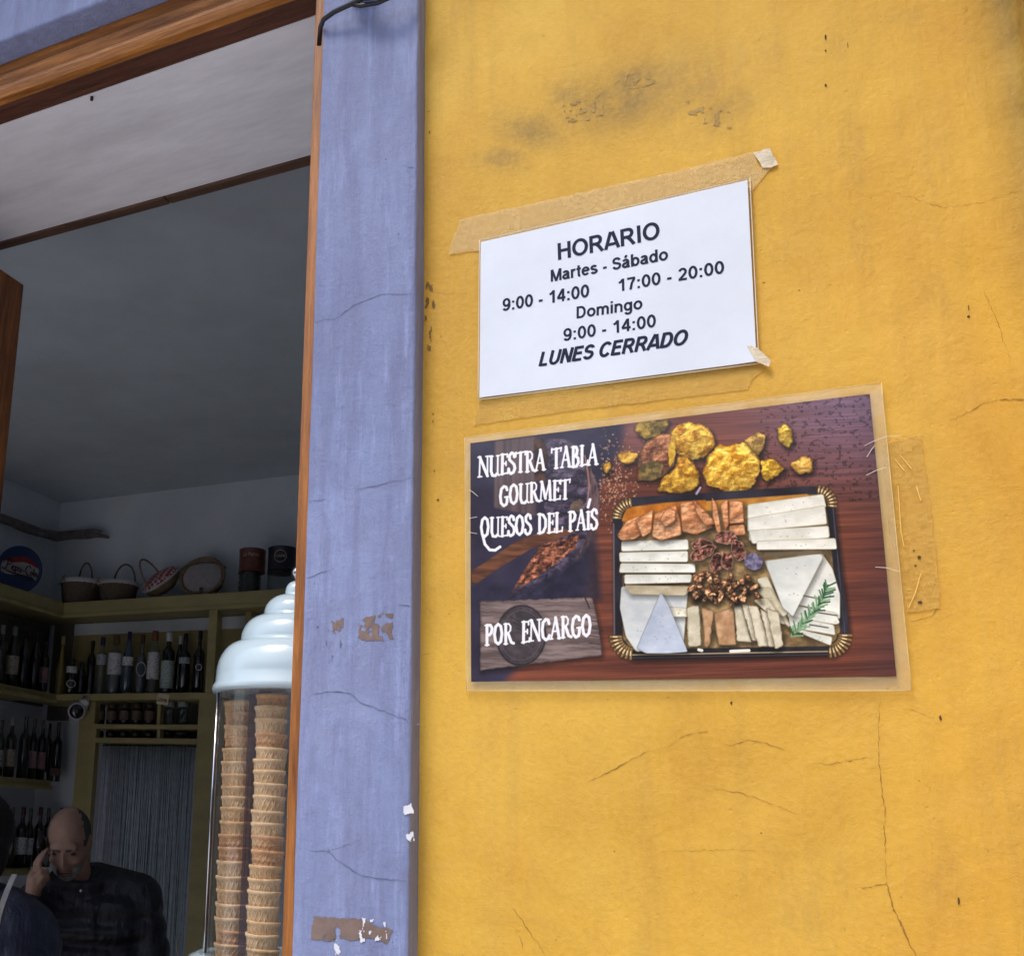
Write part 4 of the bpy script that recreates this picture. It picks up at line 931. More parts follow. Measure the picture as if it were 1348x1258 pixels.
    flutes(832, 682, 16, 25, 182, 262, 8); flutes(832, 838, 15, 29, 95, 180, 8); flutes(1076, 664, 14, 24, 275, 365, 8); flutes(1092, 836, 12, 28, 0, 88, 8)
    # pale and orange cheeses
    def cheese(poly, a=(218, 218, 206), b=(246, 244, 234), seed=60, e=(176, 166, 126), **k):
        paint(poly, a, b, tex=(22, 12), seed=seed, soft=1.2, edge=1.4, edgecol=e, shadow=.4, shade=(.06, .12), **k)
        q = np.array(poly); r = np.random.RandomState(seed)
        for _ in range(7):
            w4 = r.dirichlet(np.ones(len(q))); c4 = (q * w4[:, None]).sum(0); paint(ell(c4[0], c4[1], r.uniform(.6, 1.6), r.uniform(.4, .9), 0, 7, .2, _), (150, 146, 128), alpha=.6, tex=(3, 3))
    for i, pl_ in enumerate([[(984, 664), (1084, 650), (1088, 668), (984, 684)], [(984, 682), (1086, 665), (1089, 690), (984, 700)], [(985, 702), (1090, 692), (1093, 706), (986, 712)], [(985, 698), (1091, 692), (1092, 708), (990, 716)], [(996, 712), (1100, 708), (1102, 723), (996, 724)]]): cheese(pl_, (222, 222, 208), (248, 246, 236), seed=60 + i)
    for i, pl_ in enumerate([[(818, 712), (906, 710), (907, 724), (818, 726)], [(815, 727), (906, 725), (906, 740), (816, 740)], [(817, 741), (915, 742), (916, 754), (815, 754)], [(822, 756), (911, 756), (910, 767), (822, 769)]]):
        paint([(p[0] - 1, p[1] + 3) for p in pl_], (60, 40, 26), alpha=.9); cheese(pl_, (216, 218, 206), (246, 246, 236), seed=66 + i)
    # orange slices along the top
    for i, pl_ in enumerate([[(812, 705), (824, 686), (842, 678), (850, 700), (836, 710), (818, 712)], [(836, 684), (860, 670), (858, 700), (846, 708)], [(858, 706), (862, 676), (890, 664), (896, 686), (898, 704), (870, 712)], [(868, 684), (878, 668), (890, 672), (889, 686), (876, 694)],
                                [(895, 662), (914, 659), (922, 680), (940, 694), (916, 704), (898, 700)], [(913, 657), (924, 668), (938, 682), (942, 690), (928, 692), (916, 674)], [(937, 654), (944, 664), (950, 700), (944, 702), (938, 680)], [(948, 664), (958, 656), (960, 690), (954, 700)], [(960, 658), (978, 660), (980, 688), (960, 690)], [(960, 692), (980, 690), (982, 704), (960, 706)]]):
        paint(pl_, (186, 118, 74), (232, 176, 128), tex=(14, 10), seed=70 + i, soft=1.0, emb=.12, edge=1.8, edgecol=(132, 66, 26), shadow=.55, shade=(.1, -.2))
    # pale wedges
    cheese([(818, 772), (906, 776), (900, 850), (838, 858), (824, 838), (816, 800)], (200, 206, 208), (228, 231, 228), seed=81)
    cheese([(822, 770), (912, 772), (902, 784), (830, 782)], (176, 160, 128), (210, 198, 168), seed=86)
    cheese([(878, 798), (904, 800), (908, 812), (880, 812)], (220, 214, 190), (240, 236, 214), seed=82)
    cheese([(870, 779), (880, 795), (892, 824), (906, 858), (880, 860), (850, 860), (838, 853)], (176, 188, 206), (206, 214, 226), seed=83, e=(130, 130, 130))
    for i, pl_ in enumerate([[(996, 762), (1010, 758), (1044, 830), (1020, 810)], [(994, 776), (1012, 772), (1038, 808), (1030, 812)], [(992, 790), (1010, 786), (1034, 822), (1024, 820)]]): cheese(pl_, (206, 196, 164), (236, 230, 206), seed=84 + i)
    fan = [[(1060, 735), (1082, 728), (1096, 748), (1106, 782), (1106, 815), (1040, 800)], [(1040, 796), (1100, 806), (1106, 820), (1100, 822), (1036, 812)], [(1038, 810), (1098, 822), (1100, 836), (1040, 826)], [(1036, 824), (1096, 838), (1094, 850), (1060, 836)]]
    for i, pl_ in enumerate(fan): cheese(pl_, (214, 218, 210), (240, 241, 232), seed=88 + i)
    cheese([(1006, 738), (1080, 728), (1084, 734), (1044, 812), (1030, 800)], (214, 220, 214), (238, 241, 234), seed=93, e=(132, 122, 100))
    line([(1008, 730), (1080, 727)], 5, (110, 100, 80), .8)
    for y_, x0_, x1_ in ((784, 1058, 1078), (797, 1052, 1074), (806, 1076, 1102), (822, 1066, 1090)): line([(x0_, y_), (x1_, y_ + 4)], 1.8, (84, 82, 70), .9)
    for i, pl_ in enumerate([[(904, 800), (920, 795), (924, 850), (906, 852)], [(924, 800), (940, 804), (934, 850), (928, 852)], [(940, 808), (966, 798), (970, 848), (946, 850)], [(966, 796), (976, 796), (990, 846), (970, 844)], [(975, 794), (986, 796), (1000, 842), (990, 844)],
                                [(984, 796), (998, 798), (1014, 850), (998, 852)], [(1000, 800), (1010, 806), (1026, 852), (1012, 852)], [(1008, 800), (1026, 806), (1031, 850), (1020, 854)]]):
        a_, b_2 = (((196, 188, 160), (232, 224, 200)), ((170, 128, 90), (214, 172, 130)))[i in (1, 2)]
        paint(pl_, a_, b_2, tex=(10, 10), seed=100 + i, soft=1.0, edge=1.8, edgecol=(110, 92, 64), shadow=.55, wob=1.5)
    # dried fruit and nuts
    for i, (cx, cy, rx, ry, ro) in enumerate([(925, 718, 16, 9, .1), (925, 728, 18, 9, -.4), (944, 740, 10, 13, .5), (955, 708, 15, 9, 0), (972, 725, 10, 15, -.3), (957, 738, 8, 13, -.2)]):
        paint(ell(cx, cy, rx, ry, ro, 16, .15, i), (58, 32, 26), (146, 96, 80), tex=(5, 5), seed=110 + i, soft=1, edge=2.2, edgecol=(176, 140, 116), shadow=.6, sharp=1.4, wob=2, emb=.22)
    for i in range(62):
        cx, cy = rng.uniform(910, 1000), rng.uniform(752, 794)
        if abs((cx - 955) / 48) ** 2 + abs((cy - 774) / 22) ** 2 > 1: continue
        paint(ell(cx, cy, rng.uniform(3.5, 8), rng.uniform(2.5, 5), rng.uniform(0, 3), 12, .25, i), (136, 90, 58), (208, 160, 118), tex=(4, 4), seed=120 + i % 9, soft=1, edge=1.5, edgecol=(70, 38, 22), shadow=.5, sharp=1.2, wob=1.5, emb=.22)
    paint(ell(992, 739, 13, 11, .4, 16, .08), (84, 78, 108), (140, 132, 158), tex=(5, 5), seed=130, shadow=.6, sharp=1.8)
    # rosemary
    st_ = [(1042, 838), (1056, 822), (1070, 806), (1082, 790), (1090, 770)]
    line(st_, 1.8, (56, 84, 50))
    for i in range(54):
        t_ = i / 54 * 3.99; k_ = int(t_); f_ = t_ - k_; bx = st_[k_][0] * (1-f_) + st_[k_+1][0] * f_; by_ = st_[k_][1] * (1-f_) + st_[k_+1][1] * f_
        a = -1.0 + (.9 if i % 2 else -.9) * rng.uniform(.4, 1.1); l_ = rng.uniform(9, 15)
        c_2 = [(46, 90, 58), (92, 138, 96), (134, 172, 130)][rng.randint(3)]
        line([(bx, by_), (bx + l_ * math.cos(a), by_ + l_ * math.sin(a))], 2.0, c_2)
    line([(962, 857), (986, 856)], 4, (246, 244, 236)); line([(920, 855), (924, 856)], 4, (240, 236, 226)); line([(917, 650), (922, 642)], 3, (200, 190, 210), .8)
    for i in range(90):
        cx, cy = rng.uniform(860, 1000), rng.uniform(660, 705)
    # lettering
    F = {'N': (.78, [[(.1, 0), (.14, 1)], [(.12, 1), (.66, 0)], [(.66, 0), (.66, 1)]], 'tTt', [(0, 0, .26, 0), (0, 1, .2, 1), (.54, 1, .8, 1)]),
         'U': (.74, [[(.14, 1), (.13, .25), (.22, .03), (.42, .0), (.56, .1)], [(.6, 1), (.58, .1), (.68, 0)]], 'Tt', [(.02, 1, .26, 1), (.5, 1, .7, 1)]),
         'E': (.56, [[(.16, 0), (.18, 1)], [(.18, 1), (.5, .98)], [(.18, .52), (.42, .53)], [(.16, 0), (.54, .04)]], 'Tttt', [(.04, 0, .2, 0), (.06, 1, .2, 1), (.5, .84, .5, 1), (.42, .42, .42, .62), (.54, 0, .56, .2)]),
         'S': (.52, [[(.44, .8), (.4, .96), (.26, 1.02), (.1, .9), (.1, .68), (.26, .55), (.42, .42), (.48, .22), (.38, .03), (.2, -.03), (.06, .08), (.05, .22)]], 'T', []),
         'T': (.66, [[(.34, 0), (.35, .98)], [(.02, .96), (.68, 1.0)]], 'Tt', [(.02, .8, .04, 1.02), (.66, .84, .69, 1.02), (.22, 0, .46, 0)]),
         'R': (.70, [[(.16, 0), (.16, 1)], [(.16, 1), (.38, 1.0), (.5, .86), (.48, .66), (.34, .54), (.16, .52)], [(.32, .53), (.54, .06), (.7, 0)]], 'TtT', [(.04, 0, .28, 0), (.04, 1, .2, 1)]),
         'A': (.70, [[(.06, 0), (.36, 1.02)], [(.36, 1.02), (.6, 0)], [(.17, .36), (.48, .36)]], 'tTt', [(-.02, 0, .16, 0), (.5, 0, .72, 0)]),
         'B': (.60, [[(.16, 0), (.16, 1)], [(.16, 1), (.36, .98), (.44, .82), (.38, .6), (.16, .54)], [(.3, .54), (.5, .42), (.52, .18), (.38, .01), (.16, 0)]], 'TTT', [(.04, 0, .2, 0), (.04, 1, .2, 1)]),
         'L': (.56, [[(.16, 0), (.17, 1)], [(.16, .0), (.54, .05)]], 'Tt', [(.05, 1, .28, 1), (.54, 0, .57, .24), (.04, 0, .2, 0)]),
         'G': (.68, [[(.56, .8), (.5, .95), (.34, 1.0), (.16, .88), (.08, .5), (.14, .14), (.32, -.02), (.5, .04), (.56, .2), (.56, .42)], [(.4, .43), (.66, .43)]], 'Tt', []),
         'O': (.70, [[(.34, 1.0), (.16, .88), (.08, .5), (.16, .12), (.34, 0), (.52, .12), (.6, .5), (.52, .88), (.34, 1.0)]], 'T', []),
         'M': (.92, [[(.1, 0), (.18, 1)], [(.18, 1), (.44, .1)], [(.44, .1), (.72, 1)], [(.72, 1), (.78, 0)]], 'tTtT', [(0, 0, .2, 0), (.68, 0, .9, 0), (.08, 1, .2, 1)]),
         'Q': (.72, [[(.34, 1.0), (.16, .88), (.08, .5), (.16, .12), (.34, 0), (.52, .12), (.6, .5), (.52, .88), (.34, 1.0)], [(.2, .05), (.35, -.4), (.7, -.72), (1.1, -.76), (1.45, -.6)]], 'TT', []),
         'D': (.70, [[(.16, 0), (.16, 1)], [(.16, 1), (.42, .94), (.6, .7), (.6, .32), (.42, .05), (.16, 0)]], 'TT', [(.02, 0, .2, 0), (.02, 1, .2, 1)]),
         'P': (.60, [[(.16, 0), (.16, 1)], [(.16, 1), (.4, .99), (.52, .82), (.46, .6), (.32, .5), (.16, .5)]], 'TT', [(.04, 0, .3, 0), (.02, 1, .2, 1)]),
         'Í': (.34, [[(.17, 0), (.17, .9)], [(.15, 1.15), (.3, 1.55)]], 'TT', [(.05, 0, .3, 0), (.05, .9, .3, .9)]),
         'C': (.62, [[(.54, .78), (.48, .95), (.32, 1.0), (.14, .86), (.08, .5), (.14, .14), (.32, 0), (.48, .05), (.56, .2)]], 'T', []), ' ': (.42, [], '', [])}
    def word(s, a, b, h):
        tw = sum(F[c][0] for c in s); L_ = math.hypot(b[0] - a[0], b[1] - a[1]); kx = L_ / tw; ux = ((b[0]-a[0]) / L_, (b[1]-a[1]) / L_); x_ = 0
        r = np.random.RandomState(len(s))
        for c in s:
            w_, sts, cl, ser = F[c]; dy = r.uniform(-.03, .03)
            def T(p): return (a[0] + ux[0] * (x_ + p[0]) * kx, a[1] + ux[1] * (x_ + p[0]) * kx - (p[1] + dy) * h)
            for s_, k_ in zip(sts, cl): line([T(p) for p in s_], .15 * h if k_ == 'T' else .09 * h, (246, 246, 250))
            for q in ser: line([T(q[:2]), T(q[2:])], .08 * h, (246, 246, 250))
            x_ += w_
    word('NUESTRA TABLA', (629, 628), (787, 610), 26); word('GOURMET', (657, 665), (750, 656), 25)
    word('QUESOS DEL PAÍS', (632, 707), (787, 696), 25); word('POR', (638, 849), (676, 846), 26); word('ENCARGO', (686, 845), (779, 836), 27)
    I2 = np.clip(I, 0, 1)
    im = bpy.data.images.new('cheese_board_print', IW, IH, alpha=False)
    buf = np.ones((IH, IW, 4), np.float32); buf[..., :3] = I2; im.pixels.foreach_set(buf.ravel()); im.update()
    try: im.pack()
    except Exception: pass
    return im
ps = empty('cheese_poster', 'laminated poster with a tray of sliced cheeses and white lettering on the yellow wall', 'poster', (0, 0, 0))
prt, pbf, _ = sheet('print', PO, YP, .0004, None, ps, (40, 28), .0012, 2.0)
m = MB('printed_photo'); ti = m.N.new('ShaderNodeTexImage'); ti.image = poster_image(); ti.extension = 'EXTEND'
m.L.new(m.tc.outputs['UV'], ti.inputs[0])
m.set(Base_Color=ti.outputs[0], Roughness=.5, Specular_IOR_Level=.2, Coat_Weight=.7, Coat_Roughness=.12, Coat_Normal=m.bump(m.noise(7, 3, .5), .6, .003)); prt.data.materials.append(m.m)
uv = prt.data.uv_layers.new(name='UVMap'); A, B, Cc, D = PQ
for lp in prt.data.loops:
    co = prt.data.vertices[lp.vertex_index].co
    v = .5; u = .5
    for _ in range(6):   # invert the bilinear sheet
        zl = D.z + (Cc.z - D.z) * u; zh = A.z + (B.z - A.z) * u; v = (co.z - zl) / (zh - zl)
        xl = D.x + (A.x - D.x) * v; xh = Cc.x + (B.x - Cc.x) * v; u = (co.x - xl) / (xh - xl)
    uv.data[lp.index].uv = (u, v)
M_lam = clear_film('poster_laminate', (.995, .99, .98), .30, (.96, .92, .66), .08, .02, .003, 7)
M_lamc = clear_film('poster_laminate_clear', (.98, .98, .98), .03, (.8, .8, .85), .06, .03, .003, 7)
# laminate: milky border ring round the print, clear over it
OUT = [(612, 576), (1160, 504), (1200, 909), (614, 909)]
def ring_sheet(outer, inner, y, mat):
    bm = bmesh.new(); O = [at_y(a, b, y) for a, b in outer]; In = [at_y(a, b, y) for a, b in inner]
    for s in range(4):
        a, b, c, d = O[s], O[(s+1) % 4], In[(s+1) % 4], In[s]; n = 24; prev = None
        for i in range(n + 1):
            t = i / n; p = a * (1-t) + b * t; q = d * (1-t) + c * t
            w = .0006 * math.sin(i * 1.3 + s)
            cur = (bm.verts.new((p.x, y + w, p.z)), bm.verts.new((q.x, y, q.z)))
            if prev: bm.faces.new((prev[0], prev[1], cur[1], cur[0])).smooth = True
            prev = cur
    bmesh.ops.recalc_face_normals(bm, faces=bm.faces)
    return obj('laminate_border', to_mesh(bm, 'laminate_border'), mat, ps)
ring_sheet(OUT, PO, YP + .0004, M_lam)
M_rim = simple('laminate_edge', (.80, .66, .34), .3, .1, 30)
for a, b in zip(OUT, OUT[1:] + OUT[:1]):
    P = [at_y(a[0] + (b[0]-a[0]) * t, a[1] + (b[1]-a[1]) * t, YP) for t in np.linspace(0, 1, 20)]
    tube('laminate_edge', [(p.x, YP - .0002, p.z) for p in P], .0004, M_rim, ps, 4)
creases(ps, [[(1138, 589), (1150, 583), (1166, 577), (1186, 576)], [(1141, 604), (1147, 594), (1152, 588)], [(1140, 628), (1152, 622), (1166, 617)], [(1152, 748), (1168, 749), (1184, 754)], [(619, 646), (624, 649), (631, 655)], [(619, 684), (630, 682)], [(619, 702), (630, 704)]], YP - .0014, M_glint, .0006)

# ------------------------------------------------------------------ cable and fitting at the top of the pillar
cb = empty('wall_cable', 'black cable with a round black fitting at the top of the blue pillar', 'cable', (0, 0, 0))
def on_b(px, py, d=0.0): return at_y(px, py, YB - d)
tube('cable', [on_b(420, 60, -.012), on_b(422, 36, .004), on_b(426, 26, .012), on_b(440, 16, .016), on_b(470, 2, .022), on_b(500, -14, .026)], .0034, M_black, cb, 10)
tube('cable', [on_b(520, -6, .022), on_b(498, 4, .024), on_b(475, 8, .022), on_b(462, 6, .02)], .003, M_black, cb, 10)
tube('cable', [on_b(478, -3, .03), on_b(520, -5, .025), on_b(560, -18, .01)], .004, M_black, cb, 10)
p = on_b(477, -10, .0); bm = bmesh.new(); add_lathe(bm, [(.014, 0), (.016, .006), (.016, .026), (.013, .034), (.004, .037)], 24)
bmesh.ops.transform(bm, matrix=Matrix.Translation(p) @ Matrix.Rotation(math.radians(90), 4, 'X'), verts=bm.verts)
obj('fitting', to_mesh(bm, 'fitting'), M_black, cb)

# ------------------------------------------------------------------ ice cream cup dispenser
M_enamel = simple('pale_blue_plastic', (.54, .68, .76), .16, .03, 10, Coat_Weight=.8, Coat_Roughness=.04)
M_steel = simple('polished_steel', (.62, .64, .68), .18, .08, 30, 1.0)
M_tubeg = clear_film('clear_acrylic', (.98, .98, .99), .03, (.6, .62, .66), .03, .03)
M_divid = clear_film('smoky_acrylic', (.68, .56, .58), .10, (.30, .22, .24), .06, .02)
AX, AY = -0.705, 1.45
cd = empty('cone_dispenser', 'clear tube dispenser with a pale blue stepped lid, standing in the doorway', 'dispenser', (AX, AY, 0))
z0 = 1.6
def tier(r0, r1, za, zb):
    pr_ = [(r0, za)]
    for t in np.linspace(0, math.pi / 2, 9): pr_.append((r1 + (r0 - r1) * math.cos(t) * .999 + .0, za + .004 + (zb - za - .004) * math.sin(t)))
    return pr_
prof = [(.112, .176), (.120, .177), (.122, .181), (.1215, .186), (.118, .192), (.1175, .199)] + tier(.117, .083, .2005, .254) + tier(.0825, .050, .2545, .296) + tier(.049, .0185, .2965, .330) + tier(.018, .006, .3305, .352) + [(.0005, .353)]
bm = bmesh.new(); add_lathe(bm, [(r, z + z0) for r, z in prof], 64, caps=True); o = obj('lid', to_mesh(bm, 'lid'), M_enamel, cd)
bm = bmesh.new(); bmesh.ops.create_uvsphere(bm, u_segments=16, v_segments=10, radius=.010, matrix=Matrix.Translation((0, 0, z0 + .366))); me = to_mesh(bm, 'finial', True); obj('finial', me, M_steel, cd)
zb0 = 1.6 - .188
bm = bmesh.new(); n = 48; A_ = []
for i in range(n):
    a = 2 * math.pi * i / n; A_.append([bm.verts.new((.110 * math.cos(a), .110 * math.sin(a), z)) for z in (zb0, z0 + .178)])
for i in range(n): bm.faces.new((A_[i][0], A_[(i+1) % n][0], A_[(i+1) % n][1], A_[i][1])).smooth = True
obj('clear_tube', to_mesh(bm, 'clear_tube'), M_tubeg, cd)
for a, mt_, r in ((math.radians(213), M_steel, .0030), (math.radians(217), M_black, .0016), (math.radians(297), M_steel, .0012), (math.radians(301.5), M_black, .0044), (math.radians(75), M_steel, .003)):
    x_, y_ = .1125 * math.cos(a), .1125 * math.sin(a)
    tube('rod', [(x_, y_, zb0), (x_, y_, z0 + .18)], r, mt_, cd, 8)
bm = bmesh.new(); add_lathe(bm, [(.100, zb0 - .070), (.130, zb0 - .070), (.132, zb0 - .016), (.136, zb0 - .012), (.135, zb0 - .006), (.124, zb0 - .001), (.106, zb0), (.104, zb0 - .004), (.102, zb0 - .069)], 48, caps=False); obj('base', to_mesh(bm, 'base'), M_enamel, cd)
# smoky inner divider between the two stacks
va = Vector((-.052, -.086, 0)); vb = Vector((-.040, -.070, 0))
def wallplate(p, q, nm):
    bm = bmesh.new(); v_ = [bm.verts.new((p[0], p[1], zb0)), bm.verts.new((q[0], q[1], zb0)), bm.verts.new((q[0], q[1], z0 + .175)), bm.verts.new((p[0], p[1], z0 + .175))]; bm.faces.new(v_)
    obj(nm, to_mesh(bm, nm), M_divid, cd)
wallplate((-.0435, -.0575), (-.0275, -.0480), 'divider'); wallplate((-.0435, -.0575), (-.052, .03), 'divider')
# waffle cups
def cup_mesh(var):
    bm = bmesh.new(); H = .052; seg = 60; rows = 26
    rings = []
    for j in range(rows + 1):
        t = j / rows; z = H * t; r = .0170 + .0056 * t
        if t > .90: r = .0233 + .0004 * math.sin((t - .90) * 30)
        ring = []
        for s_ in range(seg):
            a = 2 * math.pi * s_ / seg; d = 0
            if t <= .84:
                u1 = (a * 3.2 + z * 150 + var * 2) ; u2 = (a * 7 - z * 150 * (1 if var < 2 else .2) + var)
                d = -.0007 * (math.sin(u1 * 3) ** 8 if var != 1 else 0) - .0007 * (math.sin(u2 * 1.4) ** 10)
                d += .0008 * (abs(math.sin(z * 420)) < .3) * (var == 1) + (.0006 if math.sin(a * 3 + var) > 0 else 0)
            ring.append(bm.verts.new(((r + d) * math.cos(a), (r + d) * math.sin(a), z)))
        rings.append(ring)
    rings.append([bm.verts.new((.0215 * math.cos(2*math.pi*s_/seg), .0215 * math.sin(2*math.pi*s_/seg), H)) for s_ in range(seg)])
    rings.append([bm.verts.new((.017 * math.cos(2*math.pi*s_/seg), .017 * math.sin(2*math.pi*s_/seg), H * .3)) for s_ in range(seg)])
    for A2, B2 in zip(rings, rings[1:]):
        for s_ in range(seg): bm.faces.new((A2[s_], A2[(s_+1) % seg], B2[(s_+1) % seg], B2[s_])).smooth = True
    bm.faces.new(rings[-1]); bm.faces.new(list(reversed(rings[0])))
    return to_mesh(bm, 'wafer_cup')
def wafer(nm, lo, hi, tw):
    m = MB(nm); sx = m.N.new('ShaderNodeSeparateXYZ'); m.L.new(m.tc.outputs['Object'], sx.inputs[0])
    a = m.math('ARCTAN2', sx.outputs[1], sx.outputs[0]); z = m.math('MULTIPLY', sx.outputs[2], 330)
    def ridge(k, s_): return m.math('POWER', m.math('ABSOLUTE', m.math('SINE', m.math('ADD', m.math('MULTIPLY', a, k), m.math('MULTIPLY', z, s_)))), 9)
    h = m.math('MAXIMUM', ridge(9, tw), ridge(9, -tw if tw < .9 else .0))
    n_ = m.noise(90, 5, .7); body = m.ramp(n_, (.35, lo), (.62, hi))
    top = m.ramp(sx.outputs[2], (.0463, 0.0), (.0470, 1.0)); h2 = m.mix(top, h, 0.6)
    m.set(Base_Color=m.mix(h2, m.mix(.55, body, (.46, .25, .10)), body), Roughness=.75, Normal=m.bump(h2, .9, .0016, m.bump(m.noise(400, 3, .6), .4, .0006))); return m.m
WM = [wafer('wafer_pale', (.66, .44, .22), (.90, .70, .44), .5), wafer('wafer_mid', (.60, .38, .17), (.86, .62, .36), 1.0), wafer('wafer_toasted', (.50, .26, .12), (.76, .46, .25), .7)]
cups = []
for vv in range(3):
    for wm in WM:
        me = cup_mesh(vv); me.materials.append(wm); cups.append(me)
for side, (ox, oy), n_, pitch in (('right', (-.003, -.063), 24, .0186), ('left', (-.0775, -.0195), 25, .0180)):
    zz = z0 + .172 - .052 - (.0 if side == 'right' else .004)
    for k in range(n_):
        me = random.choice([cups[0], cups[3], cups[6], cups[1], cups[4], cups[7], cups[0], cups[3], cups[6]])
        if random.random() < .12: me = cups[5]
        o = bpy.data.objects.new('wafer_cup', me); C.objects.link(o)
        jx, jy = random.uniform(-.0009, .0009), random.uniform(-.0009, .0009)
        o.location = (AX + ox + jx, AY + oy + jy, zz); o.rotation_euler = (random.uniform(-.04, .04), random.uniform(-.04, .04), random.uniform(0, 6.28))
        tag(o, '%s wafer ice cream cup from the top of the %s stack in the clear dispenser' % (ordn[k], side), 'wafer cup', 'wafer cups in the %s stack' % side)
        zz -= pitch * random.uniform(.82, 1.18)
        if zz < zb0 - .066: break
# counter under the dispenser
ct = empty('counter', 'wooden counter block under the cup dispenser just inside the doorway', 'counter', (0, 0, 0))
box('counter_top', AX - .16, XL - .014, YI + .01, 1.60, zb0 - .100, zb0 - .0705, M_leafw, ct, .004)
box('counter_body', AX - .15, XL - .016, YI + .03, 1.58, 0, zb0 - .1005, M_leafw, ct)

# ------------------------------------------------------------------ things on the top shelf
M_wick = simple('wicker', (.24, .17, .10), .7, .35, 90, bump=.003, bscale=160); M_wickd = simple('wicker_dark', (.11, .085, .06), .7, .3, 90, bump=.003, bscale=160)
M_cloth = simple('white_liner', (.52, .52, .54), .9, .1, 20, bump=.002, bscale=50)
yt = YS + .12
ZS = zt0 + .0
def basket_round(px0, px1, py_rim, hx0, hx1, hy, text, bow):
    A = at_y(px0, py_rim, yt); B = at_y(px1, py_rim, yt); cx = (A.x + B.x) / 2; R = (B.x - A.x) / 2 * .98; h = A.z - ZS + .02; zb_ = ZS - .0035
    t = empty('basket', text, 'basket', (cx, yt, zb_), 'baskets on the top shelf'); h = max(.05, A.z - zb_)
    lathe('wicker_body', [(R * .78, 0), (R * .84, .01), (R * .95, h * .85), (R, h * .86), (R, h)], M_wickd, t, 40, mod=lambda a, z, i: 1 + .012 * (1 if int(a * 20 / 6.283 * 2) % 2 else -1))
    lathe('cloth_liner', [(R * 1.005, h * .86), (R * 1.03, h * .9), (R * 1.02, h * 1.03), (R * .9, h * 1.06)], M_cloth, t, 40, mod=lambda a, z, i: 1 + .012 * math.sin(a * 17))
    P = at_y(hx0, py_rim, yt); Q = at_y(hx1, py_rim, yt); T = at_y((hx0 + hx1) / 2, hy, yt)
    c1 = (P.x + Q.x) / 2 - cx; w = (Q.x - P.x) / 2; hh = T.z - zb_ - h
    tube('handle', [(c1 + w * math.cos(a), 0, h * .9 + (hh + h * .1) * math.sin(a)) for a in np.linspace(math.pi, 0, 17)], .0045, M_wickd, t, 8)
    bx = at_y(bow, py_rim + 4, yt).x - cx
    for dx, dz in ((-.03, -.035), (-.012, .012), (.012, .014), (.028, -.03), (.02, .004)): tube('ribbon', [(bx, -R * 1.0 - .004, h), (bx + dx * .5, -R - .008, h + dz * .6 + .004), (bx + dx, -R - .004, h + dz)], .0022, M_wick, t, 5)
    return t
basket_round(85, 131, 768, 103, 121, 741, 'small basket with white liner and thin upright handle, next to the blue round sign', 101)
basket_round(134, 179, 770, 149, 178, 743, 'small basket with white liner and string bow, second from the blue round sign', 145)
def add_ell(bm, c, rx, ry, rz, rot=Matrix.Identity(4), seg=28):
    return bmesh.ops.create_uvsphere(bm, u_segments=seg, v_segments=seg // 2, radius=1, matrix=Matrix.Translation(c) @ rot @ Matrix.Diagonal((rx, ry, rz, 1)))['verts']
pxm = 4.85 / FOC
# gingham basket
c = at_y(211, 763, yt); t = empty('basket', 'oval basket with a red checked cloth cover and arched handle, middle of the top shelf', 'basket', (c.x, yt, ZS - .0035), 'baskets on the top shelf')
hc = c.z - ZS + .0035; rot = Matrix.Rotation(math.radians(-24), 4, 'Y') @ Matrix.Rotation(math.radians(38), 4, 'X')
bm = bmesh.new(); add_lathe(bm, [(.045, -.05), (.075, -.03), (.085, .0), (.082, .006)], 36); bmesh.ops.transform(bm, matrix=Matrix.Translation((0, 0, hc)) @ rot @ Matrix.Scale(1.16, 4), verts=bm.verts); obj('wicker_body', to_mesh(bm, 'wicker_body'), M_wick, t)
m = MB('red_gingham'); ck = m.N.new('ShaderNodeTexChecker'); ck.inputs['Scale'].default_value = 62; ck.inputs[1].default_value = (.40, .05, .06, 1); ck.inputs[2].default_value = (.55, .5, .5, 1); m.L.new(m.coords((1, 1, 1)), ck.inputs[0]); m.set(Base_Color=ck.outputs[0], Roughness=.9)
bm = bmesh.new(); add_ell(bm, (0, 0, .004), .086, .083, .026); bmesh.ops.transform(bm, matrix=Matrix.Translation((0, 0, hc)) @ rot @ Matrix.Scale(1.16, 4), verts=bm.verts); obj('cloth_cover', to_mesh(bm, 'cloth_cover', True), m.m, t)
bm = bmesh.new(); add_lathe(bm, [(.083, -.006), (.089, -.004), (.089, .003), (.083, .004)], 36); bmesh.ops.transform(bm, matrix=Matrix.Translation((0, 0, hc)) @ rot @ Matrix.Scale(1.16, 4), verts=bm.verts); obj('rim', to_mesh(bm, 'rim'), M_cloth, t)
tube('handle', [rot @ Vector((-.02, .096 * math.cos(a) , .125 * math.sin(a))) + Vector((-.01, 0, hc)) for a in np.linspace(math.pi, 0, 17)], .005, M_wick, t, 8)
